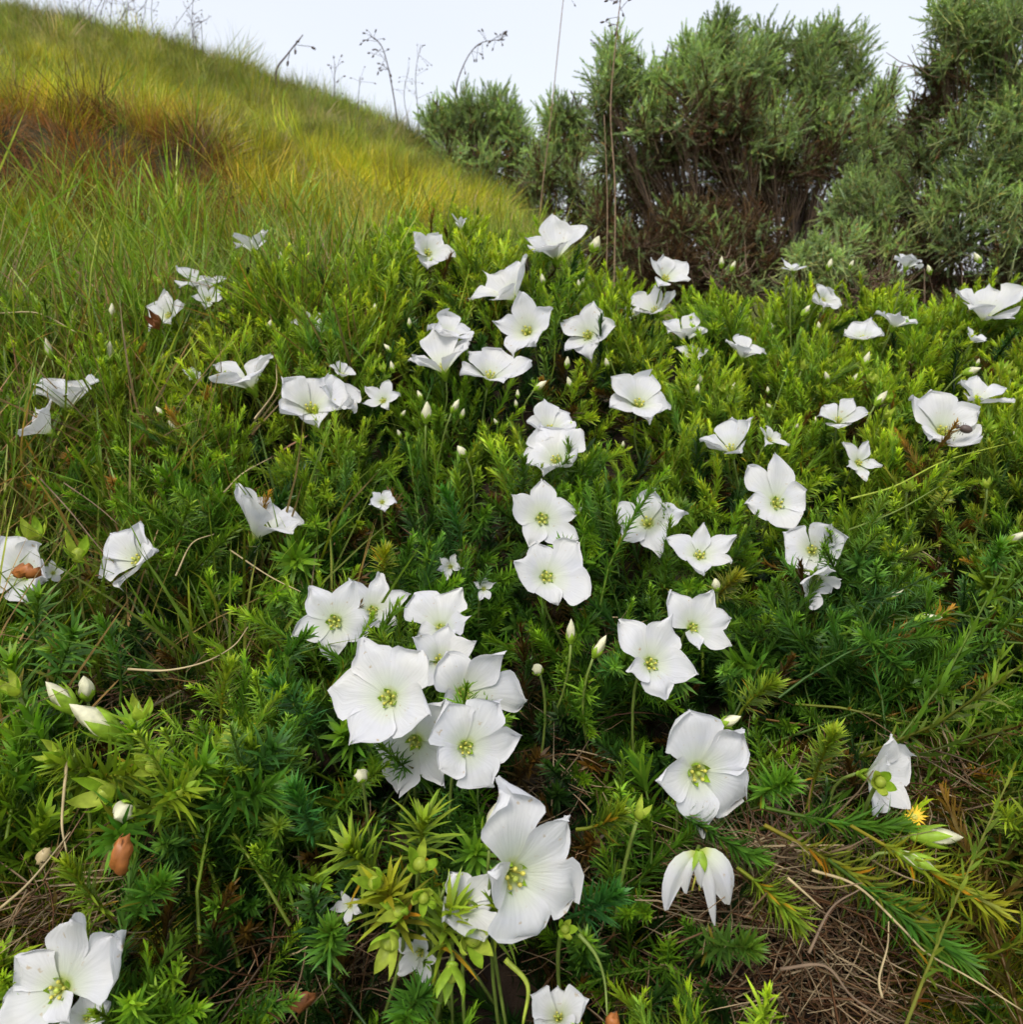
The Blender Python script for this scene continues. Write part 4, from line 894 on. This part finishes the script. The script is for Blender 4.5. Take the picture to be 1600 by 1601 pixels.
for a in [(598, 880, 34, (0, .8, .6), (.26, .30, .02), 'yellow-green leaf rosette above the touching pair of flowers', 'near'), (135, 1390, 80, (-.2, .8, .5), YG, 'bright yellow-green shoot tip at lower left', 'near'),
          (510, 1485, 80, (.1, .6, .8), BG, 'mid-green leaf rosette at bottom left of centre', 'near'), (225, 1395, 70, (.4, .8, .4), MG, 'green shoot right of the bright lower-left tip', 'near'),
          (1285, 1170, 100, (.1, .95, .3), YG, 'bright shoot standing up left of the lower right white flower', 'near'), (1200, 1230, 75, (0, .6, .8), (.10, .24, .02), 'fresh green leaf rosette right of the big flower', 'near'),
          (1150, 1330, 120, (.7, -.4, .4), MG, 'leafy stem reaching right over the brown litter', 'trail'), (1230, 1415, 80, (.8, -.55, .3), YG, 'bright shoot tip hanging over the brown litter', 'trail'),
          (1370, 1300, 150, (1, -.15, .2), (.09, .21, .02), 'long leafy stem carrying the white-tipped bud', 'trail'), (1400, 1400, 190, (1, -.5, .2), OG, 'feathery olive stem sloping to the lower right', 'trail'),
          (1520, 1400, 170, (1, -.55, .2), (.26, .29, .02), 'yellowish feathery stem at the right edge', 'trail'), (1470, 1480, 170, (.8, -.6, .2), MG, 'green feathery stem below the olive one', 'trail'),
          (470, 1090, 120, (-.2, .9, .4), (.05, .16, .025), 'upright green shoot left of the big cluster', 'near'), (720, 800, 100, (0, .9, .4), (.045, .16, .02), 'dense dark shoot below the trio of flowers', 'near'),
          (340, 1080, 80, (0, .95, .3), YG, 'yellow-green shoot with a pale bud tip at left', 'near'), (60, 960, 120, (.3, .9, .3), (.09, .20, .02), 'broad-leaved shoot under the left-edge flower', 'wide'),
          (110, 1010, 110, (.5, .8, .3), MG, 'broad-leaved shoot right of the one at the left edge', 'wide'), (400, 1190, 150, (.5, .75, .3), (.05, .15, .03), 'large-leaved dark shoot left of the big cluster', 'wide'),
          (190, 1010, 90, (.1, .95, .2), MG, 'green shoot at left between dark hollows', 'near'), (1180, 1080, 60, (.3, .8, .5), YG, 'yellow-green rosette above the big flower with the hanging petal', 'near'),
          (1130, 880 + 35, 50, (.2, .8, .5), OG, 'olive rosette beneath the fan-shaped flower', 'near'), (950, 1290, 50, (.9, .3, .4), YG, 'bright sprig between the largest and the big right flower', 'near'),
          (1560, 880, 60, (-.2, .4, .9), (.09, .23, .02), 'fresh green rosette at the right edge', 'near'), (1380, 1010, 110, (-.6, .6, .4), MG, 'shoot angled left in the dark right foliage', 'trail'),
          (480, 1270, 80, (0, .8, .5), (.05, .17, .03), 'dark green shoot below left of the big cluster', 'near'), (930, 1420, 70, (.5, .5, .6), (.04, .15, .03), 'dark shoot tip right of the largest flower', 'near'),
          (1130, 1470, 100, (.2, .6, .7), (.07, .15, .02), 'olive green shoot below the wilting flower', 'near'), (700, 1440, 110, (.2, .9, .2), YG, 'bright leafy stem running up the bottom-centre clump', 'wide'),
          (60, 1150, 110, (-.3, .85, .3), (.12, .25, .02), 'leafy stem at the left edge below the green bud', 'wide'), (265, 1255, 110, (.8, .4, .4), YG, 'bright stem pointing right out of the lower-left clump', 'wide'),
          (120, 1200, 90, (-.8, .4, .4), YG, 'bright stem pointing left out of the lower-left clump', 'wide'), (300, 1215, 100, (.5, .8, .3), (.13, .27, .02), 'leafy stem rising right of the round cream bud', 'wide'),
          (390, 1250, 120, (.8, .3, .4), MG, 'leafy stem reaching toward the cluster from lower left', 'wide'), (215, 1160, 80, (.1, .95, .3), (.16, .30, .02), 'leaves around the upright five-pointed calyx', 'wide'),
          (190, 1300, 90, (.2, -.3, .9), MG, 'spreading leaves around the orange-brown pod', 'wide'), (20, 1060, 90, (-.2, .9, .3), (.13, .26, .02), 'leafy shoot cut by the left edge halfway down', 'wide'),
          (660, 1310, 80, (.1, .95, .3), YG, 'bright leaves topping the bottom-centre clump', 'wide'), (780, 1430, 90, (.6, .5, .5), YG, 'bright leaves right of the bottom-centre clump', 'wide'),
          (640, 1560, 90, (-.3, .3, .8), MG, 'green leaves at the foot of the bottom-centre clump', 'near'), (560, 1340, 80, (-.6, .7, .3), YG, 'bright leaves left of the bottom-centre clump', 'wide'),
          (180, 1205, 120, (.9, .4, .3), YG, 'bright leafy stem through the lower-left clump', 'wide'), (610, 1410, 90, (-.3, .9, .3), (.25, .27, .02), 'yellowish leafy stem at the left of the bottom-centre clump', 'wide')]:
    lone_shoot(*a)

# ------------------------------------------------------------------ bushes
def spray_tmpl(seed, n=56, H=.10, L=.0145, W=.0021):
    V, T, c = shoot_arrays(n=n, H=H, L=L, W=W, seed=seed, open_tip=.25, open_base=.75, tipden=.6, curl=.1, bend=.15, young=(1.3, 1.25, 1.0), yr=.5, seg=2); return bigmesh('spray_%d' % seed, V, T, M_binst, col=c, link=False)
TM = [spray_tmpl(200 + i) for i in range(6)]
def bush(name, base_uv, y, clumps, label, group=None, lw=.016, dens=1.0, leafsc=1.0):
    """clumps: (u, v, r px, dy, green 0..1) ; colour is the foliage's own: green tips or brown dead twigs"""
    b = at_y(base_uv[0], base_uv[1], y); b.z = gnd(b.x, b.y) - .03; root = empty(name, b, label, 'bush', group)
    pl = []; rl = []; Vs = []; Ts = []; Cs = []; off = 0; dead_p = []; dead_r = []
    g = random.Random(int(base_uv[0]))
    forks = [b + Vector((g.gauss(0, .12), g.gauss(0, .12), g.uniform(.12, .3))) for _ in range(5)]
    trunk_p = []; 
    for f in forks: trunk_p.append(bez(b, b + Vector((0, 0, .1)), f, 4))
    tr_V, tr_T = tubes_np(trunk_p, [[lw * 1.3, lw * 1.2, lw * 1.05, lw * .95, lw * .85]] * len(forks), 7)
    bigmesh('trunk', tr_V, tr_T, M_bark, root)
    for (u, v, r, dy, gr) in clumps:
        yy = y + dy; c = at_y(u, v, yy); rw = r * yy / FPX
        f = min(forks, key=lambda q: (q - c).length); mid = f * .5 + c * .5 + Vector((g.gauss(0, .04), g.gauss(0, .04), -.04)); cv = bez(f, mid, c, 6); pl.append(cv); rl.append([lw * .6, lw * .5, lw * .42, lw * .36, lw * .3, lw * .24, lw * .18])
        cb = g.uniform(.62, 1.2); gapo = Vector((g.random() * 9, 0, 0))
        n = int(dens * (50 + 24000 * rw * rw))
        for i in range(n):
            a = Vector((g.gauss(0, 1), g.gauss(0, 1), g.gauss(0, 1))).normalized() * (g.random() ** .45)
            P = c + Vector((a.x * rw, a.y * rw * 1.1, a.z * rw)); out_ = a * 1.0 + Vector((0, 0, .6)) + Vector((g.gauss(0, .4), g.gauss(0, .4), g.gauss(0, .3)))
            if noise.noise((P + gapo) * 9) < -.27: continue
            q0 = P - out_.normalized() * .06
            s0 = cv[3 + g.randrange(4)]
            if i % 5 == 0: dead_p.append([s0, s0 * .5 + q0 * .5 + Vector((g.gauss(0, .01), g.gauss(0, .01), -.01)), q0]); dead_r.append([lw * .16, lw * .12, lw * .07])
            isdead = g.random() > gr + .06
            if isdead and g.random() < .15:
                e = q0
                for _ in range(3): tt = e + Vector((g.gauss(0, .04), g.gauss(0, .04), g.gauss(.02, .03))); dead_p.append([e, (e + tt) * .5 + Vector((0, 0, -.006)), tt]); dead_r.append([.0016, .0013, .0008])
                continue
            sc_ = g.uniform(.6, 1.15) * leafsc
            Vs.append(q0 - b); Ts.append((rot_to(out_, g.uniform(0, 6.28)), sc_, g.randrange(6)))
            tn = np.array([.33, .47, .16]) * g.uniform(.75, 1.25) * cb if not isdead else np.array([.12, .075, .035]) * g.uniform(.4, 1.2)
            if not isdead and g.random() < .3: tn = np.array([.30, .42, .20]) * g.uniform(.8, 1.2) * cb
            Cs.append(tn)
    for pp, rr in zip(pl, rl):
        V1, T1 = tubes_np([pp], [rr], 6); bigmesh('branch', V1, T1, M_bark, root)
    V1, T1 = tubes_np(dead_p, dead_r, 3); o = bigmesh('twigs', V1, T1, M_twig, root); o['kind'] = 'stuff'
    o = instancer('crown', TM, Vs, [t[0] for t in Ts], [t[1] for t in Ts], [t[2] for t in Ts], Cs, None, None); o.parent = root
    return len(Ts)
nt_ = 0
nt_ += bush('coastal_bush', (1160, 480), 3.0, [
    (965,85,28,0,.9),(955,130,38,0,.9),(1000,120,32,.05,.9),(1040,130,34,0,.9),(950,185,36,.1,.6),(1010,190,40,0,.7),(1085,90,36,0,.95),(1130,70,38,.05,1),(1130,45,18,.05,1),(1100,130,46,-.05,.9),
    (1160,105,44,-.1,1),(1200,75,34,0,1),(1190,140,44,0,.85),(1235,115,30,.1,.6),(1260,75,32,.05,1),(1300,60,28,.1,1),(1275,120,34,0,.9),(1335,75,30,.15,1),(1340,110,26,.15,.95),(1310,150,24,.1,.8),
    (1080,180,44,-.1,.35),(1140,180,44,-.1,.3),(1200,200,48,-.1,.6),(1265,180,40,0,.8),(1300,200,36,0,.7),(1110,235,46,0,.25),(1050,230,40,.05,.5),(1170,250,46,-.05,.3),(1230,250,46,-.05,.35),(1290,245,42,0,.4),
    (1395,215,26,.2,.8),(1410,255,30,.2,.8),(1385,280,34,.2,.7),(1420,210,18,.2,.9),(1360,190,36,.2,.8),(1380,150,28,.25,.8),(1350,240,36,.1,.7),(1010,250,36,.05,.6),(960,240,32,.05,.55),(1060,300,40,.1,.15),(1120,310,40,.1,.15),(1190,315,36,.1,.2),(1250,310,36,.1,.2),(1000,300,36,.1,.3),
    (1030,360,40,.15,.15),(950,340,40,.1,.2),(940,400,44,.1,.1),(1010,420,46,0,.1),(1080,430,46,0,.12),(1150,430,46,0,.1),(1220,420,46,0,.15),(1290,410,46,0,.15),(1150,350,40,.2,.1),(1260,360,44,.1,.2),(1060,400,40,-.3,.12),(1130,390,40,-.3,.15),(1200,390,40,-.3,.12),(1110,340,36,-.25,.12),(1180,345,36,-.25,.15),(1060,345,36,-.25,.15),(1000,380,38,-.3,.15),(1350,370,44,.1,.3),(1350,440,44,.1,.2),(900,430,44,.1,.1),(1100,370,34,.2,.1),(980,370,36,.15,.2),(1330,300,36,.1,.5),(1180,380,26,.25,.15)],
    'big green bush with upswept branches and brown twiggy heart behind the flowers', lw=.011)
nt_ += bush('coastal_bush', (1560, 520), 2.3, [
    (1490,10,40,0,.95),(1540,15,44,0,1),(1590,20,44,-.1,1),(1500,60,40,0,.8),(1560,80,48,0,.9),(1610,110,50,-.1,.95),(1470,100,30,.1,.5),(1530,140,44,0,.7),(1590,180,48,-.1,.95),(1470,150,32,.1,.4),(1440,180,30,.15,.5),
    (1500,200,38,0,.75),(1560,240,50,-.1,1),(1620,260,50,-.1,1),(1450,240,34,.1,.6),(1500,270,40,0,.9),(1540,310,46,-.1,.9),(1600,330,50,-.15,.9),(1470,320,36,0,.7),(1430,300,30,.1,.6),(1500,370,40,-.05,.6),(1570,390,48,-.1,.6),
    (1440,370,30,.1,.35),(1620,400,50,-.1,.5),(1530,440,44,0,.4),(1590,470,46,-.05,.35),(1460,430,34,.05,.25),(1500,490,40,0,.2),(1430,490,40,.1,.2),(1560,520,44,0,.2),(1400,440,34,.1,.2)],
    'tall bush at the right edge with grey-green feathery sprays', lw=.009, leafsc=.85)
nt_ += bush('coastal_bush', (740, 400), 4.0, [(680,190,26,0,.9),(730,175,30,0,1),(775,172,30,0,1),(705,200,28,0,.8),(750,210,36,0,.7),(800,200,28,0,.9),(700,245,34,-.1,.6),(755,255,36,-.1,.6),(810,240,34,0,.6),(820,290,36,-.1,.5),(760,300,30,-.2,.4)],
    'low rounded bush where the hill meets the sky', lw=.010, leafsc=1.1)
nt_ += bush('coastal_bush', (880, 420), 3.6, [(870,180,26,0,.9),(895,185,24,0,.8),(860,220,34,0,.8),(905,225,30,0,.6),(850,270,36,-.1,.6),(900,280,38,-.1,.6),(860,330,36,-.1,.35),(920,335,36,-.1,.4),(890,370,34,-.1,.25),(940,300,30,0,.5)],
    'small dark bush between the low bush and the big one', lw=.009, leafsc=1.0)
nt_ += bush('coastal_bush', (1380, 520), 2.5, [(1340,290,34,0,1),(1400,290,36,0,.9),(1370,330,38,-.05,.9),(1310,330,32,.05,.8),(1430,330,30,0,.6),(1320,380,34,-.1,.7),(1390,380,36,-.1,.6),(1440,400,32,0,.5),(1370,430,34,-.1,.3),(1440,450,34,0,.3)],
    'mid-sized green bush between the big bush and the right-edge bush', lw=.008, leafsc=.8)
nt_ += bush('coastal_bush', (1250, 520), 1.9, [(1280,380,26,0,1),(1255,400,24,0,1),(1300,400,26,0,.95),(1240,440,30,0,.7),(1290,440,32,0,.8),(1330,430,28,0,.6),(1180,440,26,.1,.5),(1145,430,24,.1,.5),(1390,440,30,.1,.5),(1480,480,30,.0,.3),(1340,480,34,0,.3)],
    'low upright green sprays just behind the flower bank', lw=.005, leafsc=.6, dens=2)
print('bush tris', nt_)
